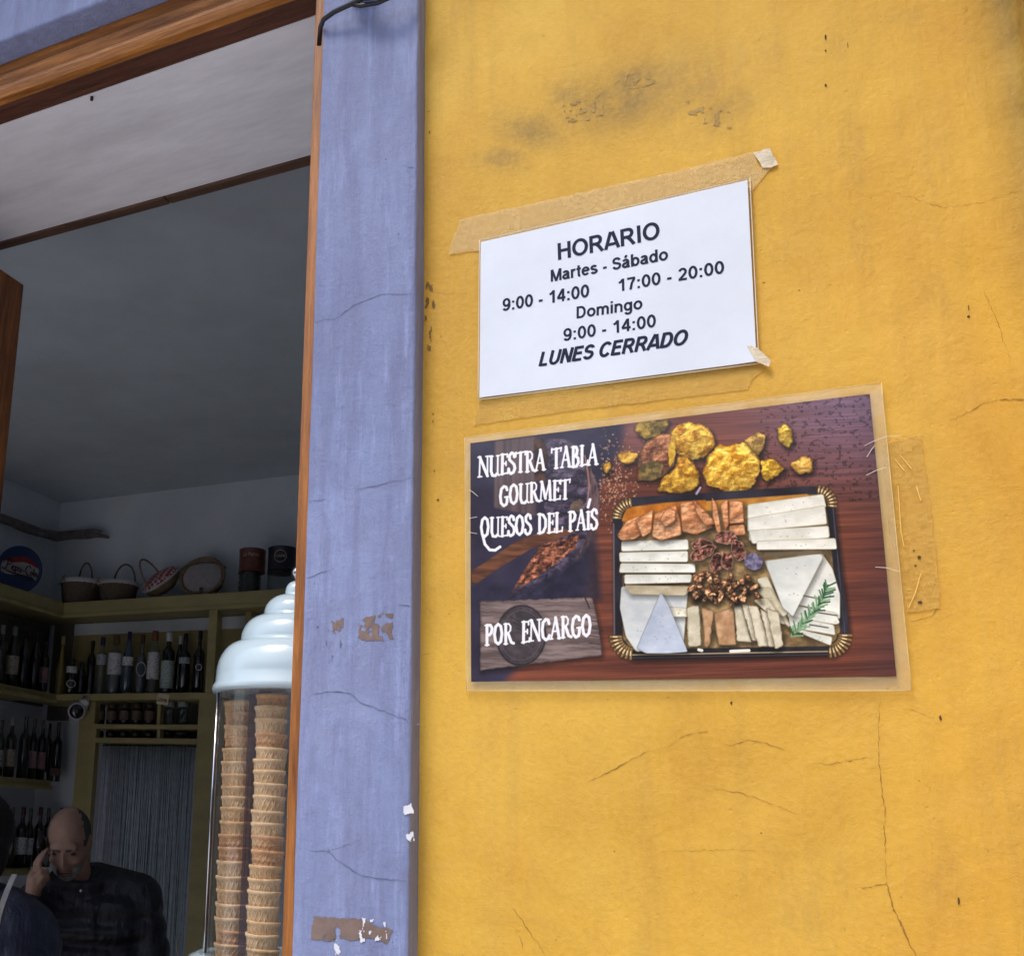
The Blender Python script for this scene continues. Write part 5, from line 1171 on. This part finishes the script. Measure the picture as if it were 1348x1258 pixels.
# tilted basket
c = at_y(266, 758, yt); t = empty('basket', 'round basket tipped on its side showing its pale quilted lining, rightmost basket', 'basket', (c.x, yt, ZS - .0035), 'baskets on the top shelf')
hc = c.z - ZS + .0035; rot = Matrix.Rotation(math.radians(-14), 4, 'Y') @ Matrix.Rotation(math.radians(68), 4, 'X') @ Matrix.Rotation(.3, 4, 'Y')
bm = bmesh.new(); add_lathe(bm, [(.05, -.055), (.078, -.04), (.092, -.005), (.092, .004), (.084, .004), (.074, -.02), (.05, -.035)], 40); bmesh.ops.transform(bm, matrix=Matrix.Translation((0, 0, hc)) @ rot @ Matrix.Scale(1.22, 4), verts=bm.verts); obj('wicker_body', to_mesh(bm, 'wicker_body'), M_wick, t)
bm = bmesh.new(); add_ell(bm, (0, 0, -.006), .082, .082, .016); bmesh.ops.transform(bm, matrix=Matrix.Translation((0, 0, hc)) @ rot @ Matrix.Scale(1.16, 4), verts=bm.verts); obj('lining', to_mesh(bm, 'lining', True), simple('quilted_lining', (.40, .37, .38), .9, .15, 60, bump=.004, bscale=90), t)
tube('handle', [rot @ Vector((.112 * math.cos(a), .03, .0 + .06 * math.sin(a))) + Vector((.0, 0, hc)) for a in np.linspace(math.pi, 0, 17)], .0045, M_wickd, t, 8)
bm = bmesh.new(); add_box(bm, -.006, .006, -.09, -.06, .002, .008); bmesh.ops.transform(bm, matrix=Matrix.Translation((0, 0, hc)) @ rot @ Matrix.Scale(1.22, 4), verts=bm.verts); obj('clasp', to_mesh(bm, 'clasp'), M_wickd, t)
# tins on jars
for px0, px1, py0, pym, pyb, tc_, tx, txj, wr in ((316, 347, 723, 755, 775, (.13, .045, .035), 'dark red round tin standing on a ribbed glass jar on the top shelf', 'ribbed dark glass jar under the dark red tin', 'La Palma'), (354, 388, 721, 754, 773, (.014, .016, .028), 'black round tin with a ring emblem standing on a clear jar at the right end', 'clear glass jar under the black tin', 'CAFÉ')):
    A = at_y(px0, pym, yt - .03); B = at_y(px1, pym, yt - .03); cx = (A.x + B.x) / 2; R = (B.x - A.x) / 2; yj2 = yt - .03
    zb_ = ZS - .0035; zm = A.z; ztp = at_y(px0 + 8, py0 + 2, yj2).z
    j = empty('glass_jar', txj, 'jar', (cx - .008, yj2, zb_)); hj = zm - zb_ - .001
    ribs = [(R * (.80 + .05 * (i % 2)), hj * (i / 9)) for i in range(10)] if px0 < 330 else [(R * .84, 0), (R * .88, .01), (R * .88, hj)]
    lathe('glass_body', ribs, M_clear if px0 > 330 else glass((.03, .035, .03)), j, 24)
    lathe('lid', [(R * .86, hj * .93), (R * .9, hj * .94), (R * .9, hj * .999)], simple('dark_lid', (.02, .02, .02), .3), j, 24)
    t = empty('tin', tx, 'tin', (cx, yj2, zm)); ht = ztp - zm
    lathe('can_body', [(R * 1.0, 0), (R * 1.02, .003), (R * .99, .006), (R * .99, ht - .008), (R * 1.02, ht - .005), (R * 1.0, ht)], simple('printed_tin', tc_, .35, .35, 40), t, 32)
    me = text_mesh(wr, 1.0, .01, .25 if px0 < 330 else 0); fit_text(me, R * (1.2 if px0 < 330 else .7), R * (.42 if px0 < 330 else .25)); fdir = math.atan2(-yj2, -cx)
    wtx = R * (1.2 if px0 < 330 else .7)
    for v in me.vertices:
        a = fdir - .15 + (v.co.x - wtx / 2) / R; v.co = (R * 1.03 * math.cos(a), R * 1.03 * math.sin(a), ht * (.62 if px0 < 330 else .5) + v.co.y)
    obj('lettering', me, simple('tin_print', (.45, .33, .25), .5), t)
    if px0 > 330: tube('ring', [(R * 1.03 * math.cos(fdir - .15 + .42 * math.cos(a)), R * 1.03 * math.sin(fdir - .15 + .42 * math.cos(a)), ht * .55 + .42 * R * math.sin(a)) for a in np.linspace(0, 2*math.pi, 24)], .0012, simple('tin_ring', (.45, .4, .3), .4), t, 5)

# ------------------------------------------------------------------ round soda sign
sg = at_x(26, 749, XR + .09); RS = 31.5 * (sg - EYE).length / FOC * .97
sgn = empty('round_sign', 'round blue enamel sign with red and blue waves and script lettering, leaning in the corner', 'sign', sg)
nrm = (EYE - sg).normalized(); nrm = (nrm * .8 + Vector((1, 0, -.0)) * .45).normalized()
zax = nrm; xax = Vector((0, 0, 1)).cross(zax).normalized(); yax = zax.cross(xax)
sgn.matrix_world = Matrix.Translation(sg) @ Matrix(((xax.x, yax.x, zax.x), (xax.y, yax.y, zax.y), (xax.z, yax.z, zax.z))).to_4x4()
M_sb = simple('sign_blue', (.03, .06, .19), .35, .1); M_sr = simple('sign_red', (.38, .03, .04), .35, .1); M_sw = simple('sign_white', (.55, .55, .56), .35, .05); M_sk = simple('sign_script', (.10, .015, .02), .4, .05)
lathe('disc', [(.97 * RS, -.008), (RS, -.004), (RS, .0), (.96 * RS, .005), (.93 * RS, .003), (.02 * RS, .003)], M_sb, sgn, 56)
def wave(x, k): return (.16 if k else -.20) + .07 * math.sin(x * 4.2 + .6) - .10 * x
def band(nm, f0, f1, z, mat, rr_=.78):
    bm = bmesh.new(); prev = None
    for x in np.linspace(-rr_ + .001, rr_ - .001, 40):
        lim = math.sqrt(max(0, rr_ * rr_ - x * x)); a, b = max(-lim, min(lim, f0(x))), max(-lim, min(lim, f1(x)))
        cur = (bm.verts.new((x * RS, a * RS, z)), bm.verts.new((x * RS, b * RS, z)))
        if prev: bm.faces.new((prev[0], cur[0], cur[1], prev[1]))
        prev = cur
    obj(nm, to_mesh(bm, nm), mat, sgn)
band('red_wave', lambda x: wave(x, 1), lambda x: wave(x, 1) + .34 - .25 * x * x, .0040, M_sr); band('white_wave', lambda x: wave(x, 0) - .06, lambda x: wave(x, 1) + .10, .0044, M_sw, .84)
SC = [[(0, 0), (.06, .1), (.1, .34), (.02, .36), (-.08, .28), (-.06, .2)], [(.06, .36), (.2, .38), (.24, .27), (.14, .18), (.06, .2)], [(.06, .02), (0, 0), (-.08, .0), (-.1, .06)],
      [(.24, .1), (.32, .12), (.32, .18), (.26, .18), (.24, .08), (.32, .03), (.38, .07)], [(.38, .18), (.38, -.04)], [(.38, .15), (.46, .17), (.46, .06), (.38, .04)], [(.56, .17), (.5, .14), (.56, .08), (.5, .03)], [(.6, .15), (.6, .03), (.64, .05)], [(.6, .20), (.605, .205)],
      [(.66, .10), (.72, .10)], [(.96, .24), (.9, .32), (.8, .26), (.76, .14), (.82, .02), (.94, .0)], [(1.0, .15), (.96, .1), (1.0, .03), (1.05, .09), (1.0, .15)], [(1.08, .26), (1.09, .02)], [(1.2, .13), (1.14, .12), (1.14, .03), (1.2, .05), (1.2, .13), (1.22, .02)],
      [(.94, .0), (1.1, -.08), (1.0, -.16), (.86, -.10), (.9, -.06)], [(.06, -.02), (.3, -.06), (.6, -.05), (.84, -.04)]]
bm = bmesh.new()
for s_ in SC:
    pp_ = [((x - .56) * 1.18 * RS, (y * 1.3 - .16 - (x - .56) * .14) * RS, .0055) for x, y in s_]
    add_tube(bm, pp_, .028 * RS, 5)
obj('script_lettering', to_mesh(bm, 'script_lettering'), M_sk, sgn)

# driftwood pole in the corner
pts_ = [at_x(-30, 672, XR + .04), at_x(0, 683, XR + .04), at_x(28, 693, XR + .05), at_x(52, 702, XR + .07), at_y(76, 707, YR - .06), at_y(100, 705, YR - .05), at_y(122, 703, YR - .05), at_y(143, 707, YR - .05)]
pp2 = []
for i in range(len(pts_) - 1):
    for t_ in (0, .25, .5, .75): pp2.append(pts_[i].lerp(pts_[i+1], t_))
pp2.append(pts_[-1])
dw = empty('driftwood_branch', 'twisted grey driftwood branch fixed high on the walls across the corner', 'branch', (0, 0, 0))
M_dw = simple('driftwood', (.16, .14, .14), .8, .35, 25, bump=.004, bscale=60)
tube('branch', pp2, [.020 * (1 + .15 * math.sin(i * .9)) * (1 if i < len(pp2) - 4 else .75 - .12 * (i - len(pp2) + 4)) for i in range(len(pp2))], M_dw, dw, 10)
tube('branch', [p + Vector((.01, -.012, .018)) for p in pp2[2:-2]], [.009] * (len(pp2) - 4), M_dw, dw, 8)

# security camera
cp = at_y(101, 936, YS - .03); sc_ = empty('security_camera', 'small white dome camera with black lens under the shelf corner', 'security camera', cp)
M_wp = simple('white_plastic', (.62, .62, .66), .4, .04)
q = (EYE - cp).normalized().to_track_quat('Z', 'Y').to_matrix().to_4x4()
bm = bmesh.new(); add_lathe(bm, [(.030, -.055), (.040, -.035), (.042, 0), (.040, .012), (.036, .016), (.034, .012), (.02, .01)], 32); bmesh.ops.transform(bm, matrix=q, verts=bm.verts); obj('housing', to_mesh(bm, 'housing', True), M_wp, sc_)
bm = bmesh.new(); add_lathe(bm, [(.034, .0125), (.030, .020), (.018, .025), (.002, .027)], 28); bmesh.ops.transform(bm, matrix=q, verts=bm.verts); obj('lens', to_mesh(bm, 'lens', True), glass(G_bk), sc_)
tube('bracket', [(0.01, .03, .01), (.015, .03, .05), (.02, .04, z21 - cp.z)], .028, M_wp, sc_, 16)

# price card
c = at_y(214.5, 920, YS - .004); card = empty('price_card', 'small cream handwritten card hanging on the edge of the bottle shelf', 'card', c)
card.rotation_euler = (0, math.radians(8), 0)
box('card', -.031, .031, -.001, .001, -.024, .024, simple('cream_card', (.66, .60, .42), .8, .1), card)
me = text_mesh('Licores', 1, .03, .2); fit_text(me, .050, .028)
for v in me.vertices: v.co = (v.co.x - .026, -.0015, v.co.y - .011)
obj('handwriting', me, M_hole, card)

# ------------------------------------------------------------------ people
def capsule(bm, a, b, ra, rb, seg=14):
    a, b = Vector(a), Vector(b); d = b - a; n_ = max(2, int(d.length / max(.004, min(ra, rb) * .35)))
    if d.length < 1e-6: n_ = 0
    pts2, rad = [], []
    for i in range(5, 0, -1): t_ = math.pi / 2 * i / 5.4; pts2.append(a - d.normalized() * ra * math.sin(t_)); rad.append(ra * math.cos(t_))
    for i in range(n_ + 1): pts2.append(a + d * i / n_); rad.append(ra + (rb - ra) * i / n_)
    for i in range(1, 6): t_ = math.pi / 2 * i / 5.4; pts2.append(b + d.normalized() * rb * math.sin(t_)); rad.append(rb * math.cos(t_))
    add_tube(bm, pts2, rad, seg)
def remesh(bm, voxel, name, mat, parent, smooth=3):
    me = to_mesh(bm, 'tmp'); o = bpy.data.objects.new('tmp', me); C.objects.link(o)
    r = o.modifiers.new('r', 'REMESH'); r.mode = 'VOXEL'; r.voxel_size = voxel; r.use_smooth_shade = True
    s_ = o.modifiers.new('s', 'SMOOTH'); s_.iterations = smooth; s_.factor = .5
    dg = bpy.context.evaluated_depsgraph_get(); m2 = bpy.data.meshes.new_from_object(o.evaluated_get(dg)); m2.name = name
    bpy.data.objects.remove(o)
    for p_ in m2.polygons: p_.use_smooth = True
    m2.materials.clear()
    return obj(name, m2, mat, parent)
M_skin = simple('skin', (.40, .24, .175), .5, .12, 30, bump=.001, bscale=90)
M_hair = simple('short_grey_hair', (.085, .078, .074), .9, .3, 120, bump=.002, bscale=300)
M_beard = simple('grey_beard', (.30, .29, .28), .9, .3, 120, bump=.002, bscale=300)
M_eye = simple('dark_eye', (.03, .022, .018), .3)
def coat(name, c1, c2, q):
    m = MB(name); wv = m.N.new('ShaderNodeTexWave'); wv.bands_direction = 'Z'; wv.inputs['Scale'].default_value = q; wv.inputs['Distortion'].default_value = 2.2; wv.inputs['Detail'].default_value = 2; wv.inputs['Detail Scale'].default_value = 3
    m.L.new(m.coords(), wv.inputs[0]); n = m.noise(16, 5, .65, m.coords((2, 2, .6)))
    nb = m.bump(wv.outputs['Fac'], .5, .03); nb = m.bump(n, .6, .02, nb)
    m.set(Base_Color=m.ramp(n, (.3, c1), (.7, c2)), Roughness=.38, Specular_IOR_Level=.6, Normal=nb); return m.m
M_coat = coat('black_quilted_coat', (.010, .011, .018), (.026, .029, .044), 4)
M_navy = coat('navy_quilted_coat', (.035, .042, .08), (.07, .08, .14), 1.2)
M_jean = simple('denim', (.05, .07, .12), .9, .2, 40)
hc = at_d(90, 1108, 3.5)
f = Vector((-hc.x, -hc.y, 0)).normalized(); r_ = Vector((-f.y, f.x, 0)); up = Vector((0, 0, 1))
man = empty('person', 'balding man with grey beard in a black quilted jacket holding a phone to his ear', 'person', (hc.x, hc.y, 0))
B3 = Matrix((( r_.x, f.x, 0, hc.x), (r_.y, f.y, 0, hc.y), (0, 0, 1, hc.z), (0, 0, 0, 1)))   # local: x = picture right, y = towards camera, z = up from head centre
# head frame: nod and turn
HD = B3 @ Matrix.Rotation(math.radians(10), 4, 'Z') @ Matrix.Rotation(math.radians(-26), 4, 'X') @ Matrix.Rotation(math.radians(-3), 4, 'Y') @ Matrix.Diagonal((.91, 1, .98, 1))
def H(x, y, z): return HD @ Vector((x, y, z))
def head(bm, M, ear=True):
    def e(c, rx, ry, rz, s=28):
        t_ = bmesh.new(); add_ell(t_, (0, 0, 0), rx, ry, rz, seg=s); bmesh.ops.transform(t_, matrix=M @ Matrix.Translation(c), verts=t_.verts)
        me_ = bpy.data.meshes.new('t'); t_.to_mesh(me_); t_.free(); bm.from_mesh(me_); bpy.data.meshes.remove(me_)
    e((0, -.018, .026), .075, .092, .080); e((0, .012, -.02), .064, .076, .088); e((0, .038, -.082), .036, .036, .032); e((0, .070, .020), .05, .018, .022)   # skull, face, chin, brow
    e((0, .090, -.030), .012, .018, .022, 14); e((0, .084, -.010), .009, .014, .024, 14); e((.011, .084, -.037), .009, .011, .008, 12); e((-.011, .084, -.037), .009, .011, .008, 12)  # nose
    e((.036, .058, -.028), .022, .022, .020, 16); e((-.036, .058, -.028), .022, .022, .020, 16)
    e((0, .074, -.062), .020, .012, .007, 12); e((0, .072, -.071), .017, .012, .007, 12)
    e((.074, -.012, -.008), .009, .02, .032, 14); e((-.074, -.012, -.008), .009, .02, .032, 14)
    e((.03, .075, .016), .022, .012, .008, 12); e((-.03, .075, .016), .022, .012, .008, 12)
bm = bmesh.new(); head(bm, HD)
def Bp(x, y, z): return B3 @ Vector((x, y, z))
capsule(bm, H(0, -.02, -.05), Bp(.05, -.10, -.20), .055, .065)
TC = (.085, -.11)
capsule(bm, Bp(.07, -.11, -.27), Bp(TC[0], TC[1] - .02, -.62), .13, .12)
SH_R, SH_L = (.245, -.09, -.17), (-.085, -.03, -.20)
EL_R, WR_R = (.31, -.05, -.43), (.16, .19, -.40)
EL_L, WR_L = (-.16, .10, -.42), (-.098, .085, -.165)
capsule(bm, Bp(.0, -.09, -.2), Bp(*SH_L), .07, .055); capsule(bm, Bp(.15, -.1, -.2), Bp(*SH_R), .07, .055)
for S_, E_, W_ in ((SH_R, EL_R, WR_R), (SH_L, EL_L, WR_L)): capsule(bm, Bp(*S_), Bp(*E_), .048, .040); capsule(bm, Bp(*E_), Bp(*W_), .038, .026)
for sx in (-.08, .09):
    capsule(bm, Bp(TC[0] + sx, TC[1], -.68), Bp(TC[0] + sx, TC[1] + .03, -1.08), .085, .058); capsule(bm, Bp(TC[0] + sx, TC[1] + .03, -1.08), Bp(TC[0] + sx, TC[1] - .02, -1.42), .055, .038)
    capsule(bm, Bp(TC[0] + sx, TC[1] - .03, -hc.z + .04), Bp(TC[0] + sx, TC[1] + .12, -hc.z + .035), .035, .03)
# phone hand: palm, two fingers up along the temple, two curled, thumb
def hand_phone(bm):
    w = Vector(WR_L); pc = Vector((-.092, .088, -.120))
    capsule(bm, Bp(*w), Bp(*pc), .024, .030, 10); capsule(bm, Bp(-.078, .092, -.12), Bp(-.075, .095, -.10), .022, .02, 10)
    for p0, p1, p2, p3 in (((-.080, .094, -.092), (-.084, .096, -.064), (-.074, .088, -.042), (-.064, .078, -.024)), ((-.095, .090, -.092), (-.097, .088, -.066), (-.086, .082, -.046), (-.074, .074, -.032)),
                           ((-.088, .110, -.100), (-.078, .122, -.086), (-.062, .114, -.084), (-.056, .104, -.094)), ((-.080, .112, -.118), (-.070, .122, -.106), (-.056, .114, -.104), (-.052, .104, -.112)), ((-.110, .08, -.105), (-.104, .064, -.09), (-.092, .056, -.075), (-.086, .055, -.066))):
        capsule(bm, Bp(*p0), Bp(*p1), .0092, .0088, 8); capsule(bm, Bp(*p1), Bp(*p2), .0088, .0080, 8); capsule(bm, Bp(*p2), Bp(*p3), .0080, .0068, 8)
hand_phone(bm)
# other hand, closed on a pale cloth
capsule(bm, Bp(*WR_R), Bp(.10, .24, -.395), .026, .03, 10)
for k in range(4):
    z_ = -.375 - k * .018; capsule(bm, Bp(.095, .262, z_), Bp(.06, .275, z_), .0092, .009, 8); capsule(bm, Bp(.06, .275, z_), Bp(.045, .25, z_ - .004), .009, .008, 8)
capsule(bm, Bp(.10, .225, -.365), Bp(.06, .235, -.352), .011, .009, 8)
body = remesh(bm, .0045, 'body', M_skin, None, 2); body.parent = man; body.matrix_parent_inverse = man.matrix_basis.inverted()
def kid(o, par): o.parent = par; o.matrix_parent_inverse = par.matrix_basis.inverted(); return o
def chead(nm, parts_, mat, vox=.004, sm_=2):
    bm = bmesh.new()
    for c_, rx, ry, rz in parts_:
        bmesh.ops.transform(bm, matrix=HD @ Matrix.Translation(c_), verts=add_ell(bm, (0, 0, 0), rx, ry, rz, seg=24))
    return bm
bm = chead('hair', [((0, -.022, .024), .0785, .0905, .0805), ], M_hair)
# keep only sides and back of the hair shell
geo = [v for v in bm.verts if (lambda l: l.y > (.040 if abs(l.x) > .040 and -.03 < l.z < .09 else .028) + .008 * mnoise.noise(l * 90) or l.z < -.05)(HD.inverted() @ v.co)]
bmesh.ops.delete(bm, geom=geo, context='VERTS')
kid(obj('hair', to_mesh(bm, 'hair', True), M_hair), man)
bm = chead('beard', [((0, .034, -.060), .056, .052, .046), ((0, .030, -.082), .040, .045, .036)], M_beard)
geo = [v for v in bm.verts if (lambda l: l.z > -.040 + .02 * (abs(l.x) > .03) or (abs(l.x) < .016 and -.076 < l.z < -.056) or l.y < .012)(HD.inverted() @ v.co)]
bmesh.ops.delete(bm, geom=geo, context='VERTS'); kid(obj('beard', to_mesh(bm, 'beard', True), M_beard), man)
for sx in (-1, 1):
    bm = bmesh.new(); add_ell(bm, (0, 0, 0), .014, .006, .004, seg=14); bmesh.ops.transform(bm, matrix=HD @ Matrix.Translation((sx * .030, .0745, -.003)), verts=bm.verts); kid(obj('eye', to_mesh(bm, 'eye', True), M_eye), man)
    bm = bmesh.new(); capsule(bm, H(sx * .014, .088, .014), H(sx * .046, .078, .017), .0042, .003, 8); kid(obj('eyebrow', to_mesh(bm, 'eyebrow', True), M_hair), man)
bm = bmesh.new(); capsule(bm, H(-.015, .0855, -.0665), H(.015, .0855, -.0665), .0025, .0025, 8); kid(obj('mouth', to_mesh(bm, 'mouth', True), simple('lips', (.12, .04, .035), .5)), man)
# quilted jacket: stacked padded rings
bm = bmesh.new()
def puff(bm, a, b, ra, rb, n_):
    a, b = Vector(a), Vector(b); d = b - a; pts2, rad = [], []
    for i in range(n_ * 6 + 1):
        t_ = i / (n_ * 6); pts2.append(Bp(*(a + d * t_))); rad.append((ra + (rb - ra) * t_) * (.88 + .12 * abs(math.sin(math.pi * t_ * n_)) ** .7))
    add_tube(bm, pts2, rad, 20)
    for p_, r2 in ((a, ra), (b, rb)): add_ell(bm, Bp(*p_), r2 * .95, r2 * .95, r2 * .95, seg=18)
for dx in (-.07, 0, .07): puff(bm, (TC[0] + dx, TC[1], -.24), (TC[0] + dx, TC[1] - .01, -.78), .145, .135, 8)
capsule(bm, Bp(.03, -.10, -.155), Bp(*SH_L), .085, .075); capsule(bm, Bp(.10, -.11, -.15), Bp(*SH_R), .09, .082)
for S_, E_, W_ in ((SH_R, EL_R, WR_R), (SH_L, EL_L, WR_L)): puff(bm, S_, E_, .080, .070, 4); puff(bm, E_, Vector(W_).lerp(Vector(E_), .12), .066, .048, 4)
add_lathe_pts = [(.085 + .004 * math.sin(i), 0) for i in range(2)]
for i in range(16):
    a = 2 * math.pi * i / 16; add_ell(bm, Bp(.045 + .078 * math.cos(a), -.075 + .07 * math.sin(a), -.125 - .025 * math.sin(a)), .026, .026, .036, seg=10)
kid(remesh(bm, .008, 'jacket', M_coat, None, 1), man)
bm = bmesh.new()
for sx in (-.08, .09): capsule(bm, Bp(TC[0] + sx, TC[1], -.70), Bp(TC[0] + sx, TC[1] + .03, -1.08), .098, .072); capsule(bm, Bp(TC[0] + sx, TC[1] + .03, -1.08), Bp(TC[0] + sx, TC[1] - .02, -hc.z + .09), .070, .056)
kid(remesh(bm, .012, 'trousers', M_jean, None, 2), man)
bm = bmesh.new(); 
for i in range(12): a = 2*math.pi*i/12; 
tube_pts = [Bp(-.0700 + .0095 * math.cos(a), .1190, -.0855 + .0095 * math.sin(a)) for a in np.linspace(0, 2*math.pi, 14)]
kid(tube('ring', tube_pts, .0015, simple('gold_ring', (.8, .6, .25), .3, .05, 20, 1.0), None, 6), man)
bm = bmesh.new(); a_, b_ = H(-.086, .04, -.075), H(-.084, -.01, .015); 
add_box(bm, -.006, .006, -.034, .034, -.068, .068, .004); bmesh.ops.transform(bm, matrix=HD @ Matrix.Translation((-.090, .016, -.028)) @ Matrix.Rotation(math.radians(-24), 4, 'X'), verts=bm.verts)
ph = obj('phone', to_mesh(bm, 'phone'), glass(G_bk), None, 'black mobile phone pressed to the ear of the balding man', 'phone')
bm = bmesh.new(); add_ell(bm, (0, 0, 0), .055, .035, .045, seg=24)
for v in bm.verts: v.co *= 1 + .25 * mnoise.noise(v.co * 40)
bmesh.ops.transform(bm, matrix=B3 @ Matrix.Translation((.085, .265, -.385)), verts=bm.verts)
obj('cloth', to_mesh(bm, 'cloth', True), simple('pale_blue_cloth', (.16, .26, .32), .9, .15, 30), None, 'pale blue cloth held low by the man in the black jacket', 'cloth')
for q_ in ((.06, -.135), ):
    bm = bmesh.new(); add_ell(bm, Bp(.052, .055, -.145), .006, .006, .006, seg=10); kid(obj('snap_button', to_mesh(bm, 'snap_button', True), M_steel), man)
ribp = [Bp(.385 - .01 * abs(math.sin(t_ * 3)), -.02, -.27 - .07 * t_) for t_ in np.linspace(0, 1, 8)]
kid(tube('sleeve_badge', ribp, .003, simple('badge_thread', (.45, .38, .38), .8), None, 6), man)

# second person at the left edge
h2 = at_d(-24, 1105, 2.9); f2 = Vector((-h2.x, -h2.y, 0)).normalized(); r2_ = Vector((-f2.y, f2.x, 0))
p2 = empty('person', 'person in a navy padded coat with a white shoulder strap, cut by the left edge', 'person', (h2.x, h2.y, 0))
B4 = Matrix(((-r2_.x, -f2.x, 0, h2.x), (-r2_.y, -f2.y, 0, h2.y), (0, 0, 1, h2.z), (0, 0, 0, 1))); H2 = B4 @ Matrix.Rotation(math.radians(-8), 4, 'X')
def Cp(x, y, z): return B4 @ Vector((x, y, z))
bm = bmesh.new(); head(bm, H2); capsule(bm, Cp(0, -.02, -.05), Cp(0, -.03, -.2), .052, .06)
capsule(bm, Cp(0, -.03, -.28), Cp(0, -.02, -.62), .13, .12)
for sx in (-1, 1):
    capsule(bm, Cp(sx * .05, -.03, -.2), Cp(sx * .15, -.03, -.22), .06, .052); capsule(bm, Cp(sx * .17, -.03, -.23), Cp(sx * .20, -.02, -.50), .046, .038); capsule(bm, Cp(sx * .20, -.02, -.5), Cp(sx * .17, .16, -.6), .036, .026)
    capsule(bm, Cp(sx * .17, .16, -.6), Cp(sx * .16, .22, -.62), .028, .024)
    for k in range(4): capsule(bm, Cp(sx * (.135 + k * .016), .235, -.62), Cp(sx * (.135 + k * .016), .27, -.645), .0088, .008, 8); capsule(bm, Cp(sx * (.135 + k * .016), .27, -.645), Cp(sx * (.135 + k * .016), .265, -.67), .008, .007, 8)
    capsule(bm, Cp(sx * .085, -.02, -.7), Cp(sx * .085, 0, -1.1), .085, .058); capsule(bm, Cp(sx * .085, 0, -1.1), Cp(sx * .085, -.03, -h2.z + .08), .054, .04); capsule(bm, Cp(sx * .085, -.04, -h2.z + .04), Cp(sx * .085, .12, -h2.z + .035), .035, .03)
kid(remesh(bm, .006, 'body', M_skin, None, 2), p2)
bm = bmesh.new(); add_ell(bm, (0, 0, 0), .086, .10, .098, seg=28); bmesh.ops.transform(bm, matrix=H2 @ Matrix.Translation((0, -.03, .025)), verts=bm.verts)
bmesh.ops.transform(bm, matrix=H2 @ Matrix.Translation((0, -.055, -.04)), verts=add_ell(bm, (0, 0, 0), .075, .06, .09, seg=24))
kid(remesh(bm, .006, 'hair', simple('dark_hair', (.012, .010, .010), .6, .3, 100, bump=.002, bscale=200), None, 1), p2)
bm = bmesh.new()
def puff2(a, b, ra, rb, n_):
    a, b = Vector(a), Vector(b); d = b - a; pts2, rad = [], []
    for i in range(n_ * 6 + 1): t_ = i / (n_ * 6); pts2.append(Cp(*(a + d * t_))); rad.append((ra + (rb - ra) * t_) * (.88 + .12 * abs(math.sin(math.pi * t_ * n_)) ** .7))
    add_tube(bm, pts2, rad, 20)
    for p_, r2 in ((a, ra), (b, rb)): add_ell(bm, Cp(*p_), r2 * .95, r2 * .95, r2 * .95, seg=18)
for dx in (-.06, .06): puff2((dx, -.03, -.25), (dx, -.03, -.85), .15, .15, 7)
for sx in (-1, 1): capsule(bm, Cp(sx * .04, -.03, -.18), Cp(sx * .145, -.03, -.22), .08, .074); puff2((sx * .155, -.03, -.235), (sx * .195, -.02, -.50), .078, .068, 4); puff2((sx * .195, -.02, -.50), (sx * .172, .14, -.59), .062, .05, 3)
kid(remesh(bm, .008, 'coat', M_navy, None, 1), p2)
bm = bmesh.new()
for sx in (-1, 1): capsule(bm, Cp(sx * .085, -.02, -.72), Cp(sx * .085, 0, -1.1), .1, .072); capsule(bm, Cp(sx * .085, 0, -1.1), Cp(sx * .085, -.03, -h2.z + .09), .07, .056)
kid(remesh(bm, .012, 'trousers', M_jean, None, 2), p2)
dd = (EYE - h2).normalized()
sp = [at_d(19, 1150, 2.77), at_d(16, 1156, 2.735), at_d(10, 1170, 2.71), at_d(4, 1186, 2.70), at_d(-2, 1205, 2.695), at_d(-8, 1240, 2.69), at_d(-14, 1300, 2.69)]
bm = bmesh.new(); prev = None
for p_ in sp:
    s_ = r2_ * .007; cur = [bm.verts.new(p_ + s_ * k + dd * o_) for k, o_ in ((-1, 0), (1, 0), (1, .003), (-1, .003))]
    if prev:
        for i in range(4): bm.faces.new((prev[i], prev[(i+1) % 4], cur[(i+1) % 4], cur[i]))
    prev = cur
bmesh.ops.recalc_face_normals(bm, faces=bm.faces)
kid(obj('shoulder_strap', to_mesh(bm, 'shoulder_strap'), simple('white_webbing', (.6, .6, .6), .7, .1, 60)), p2)
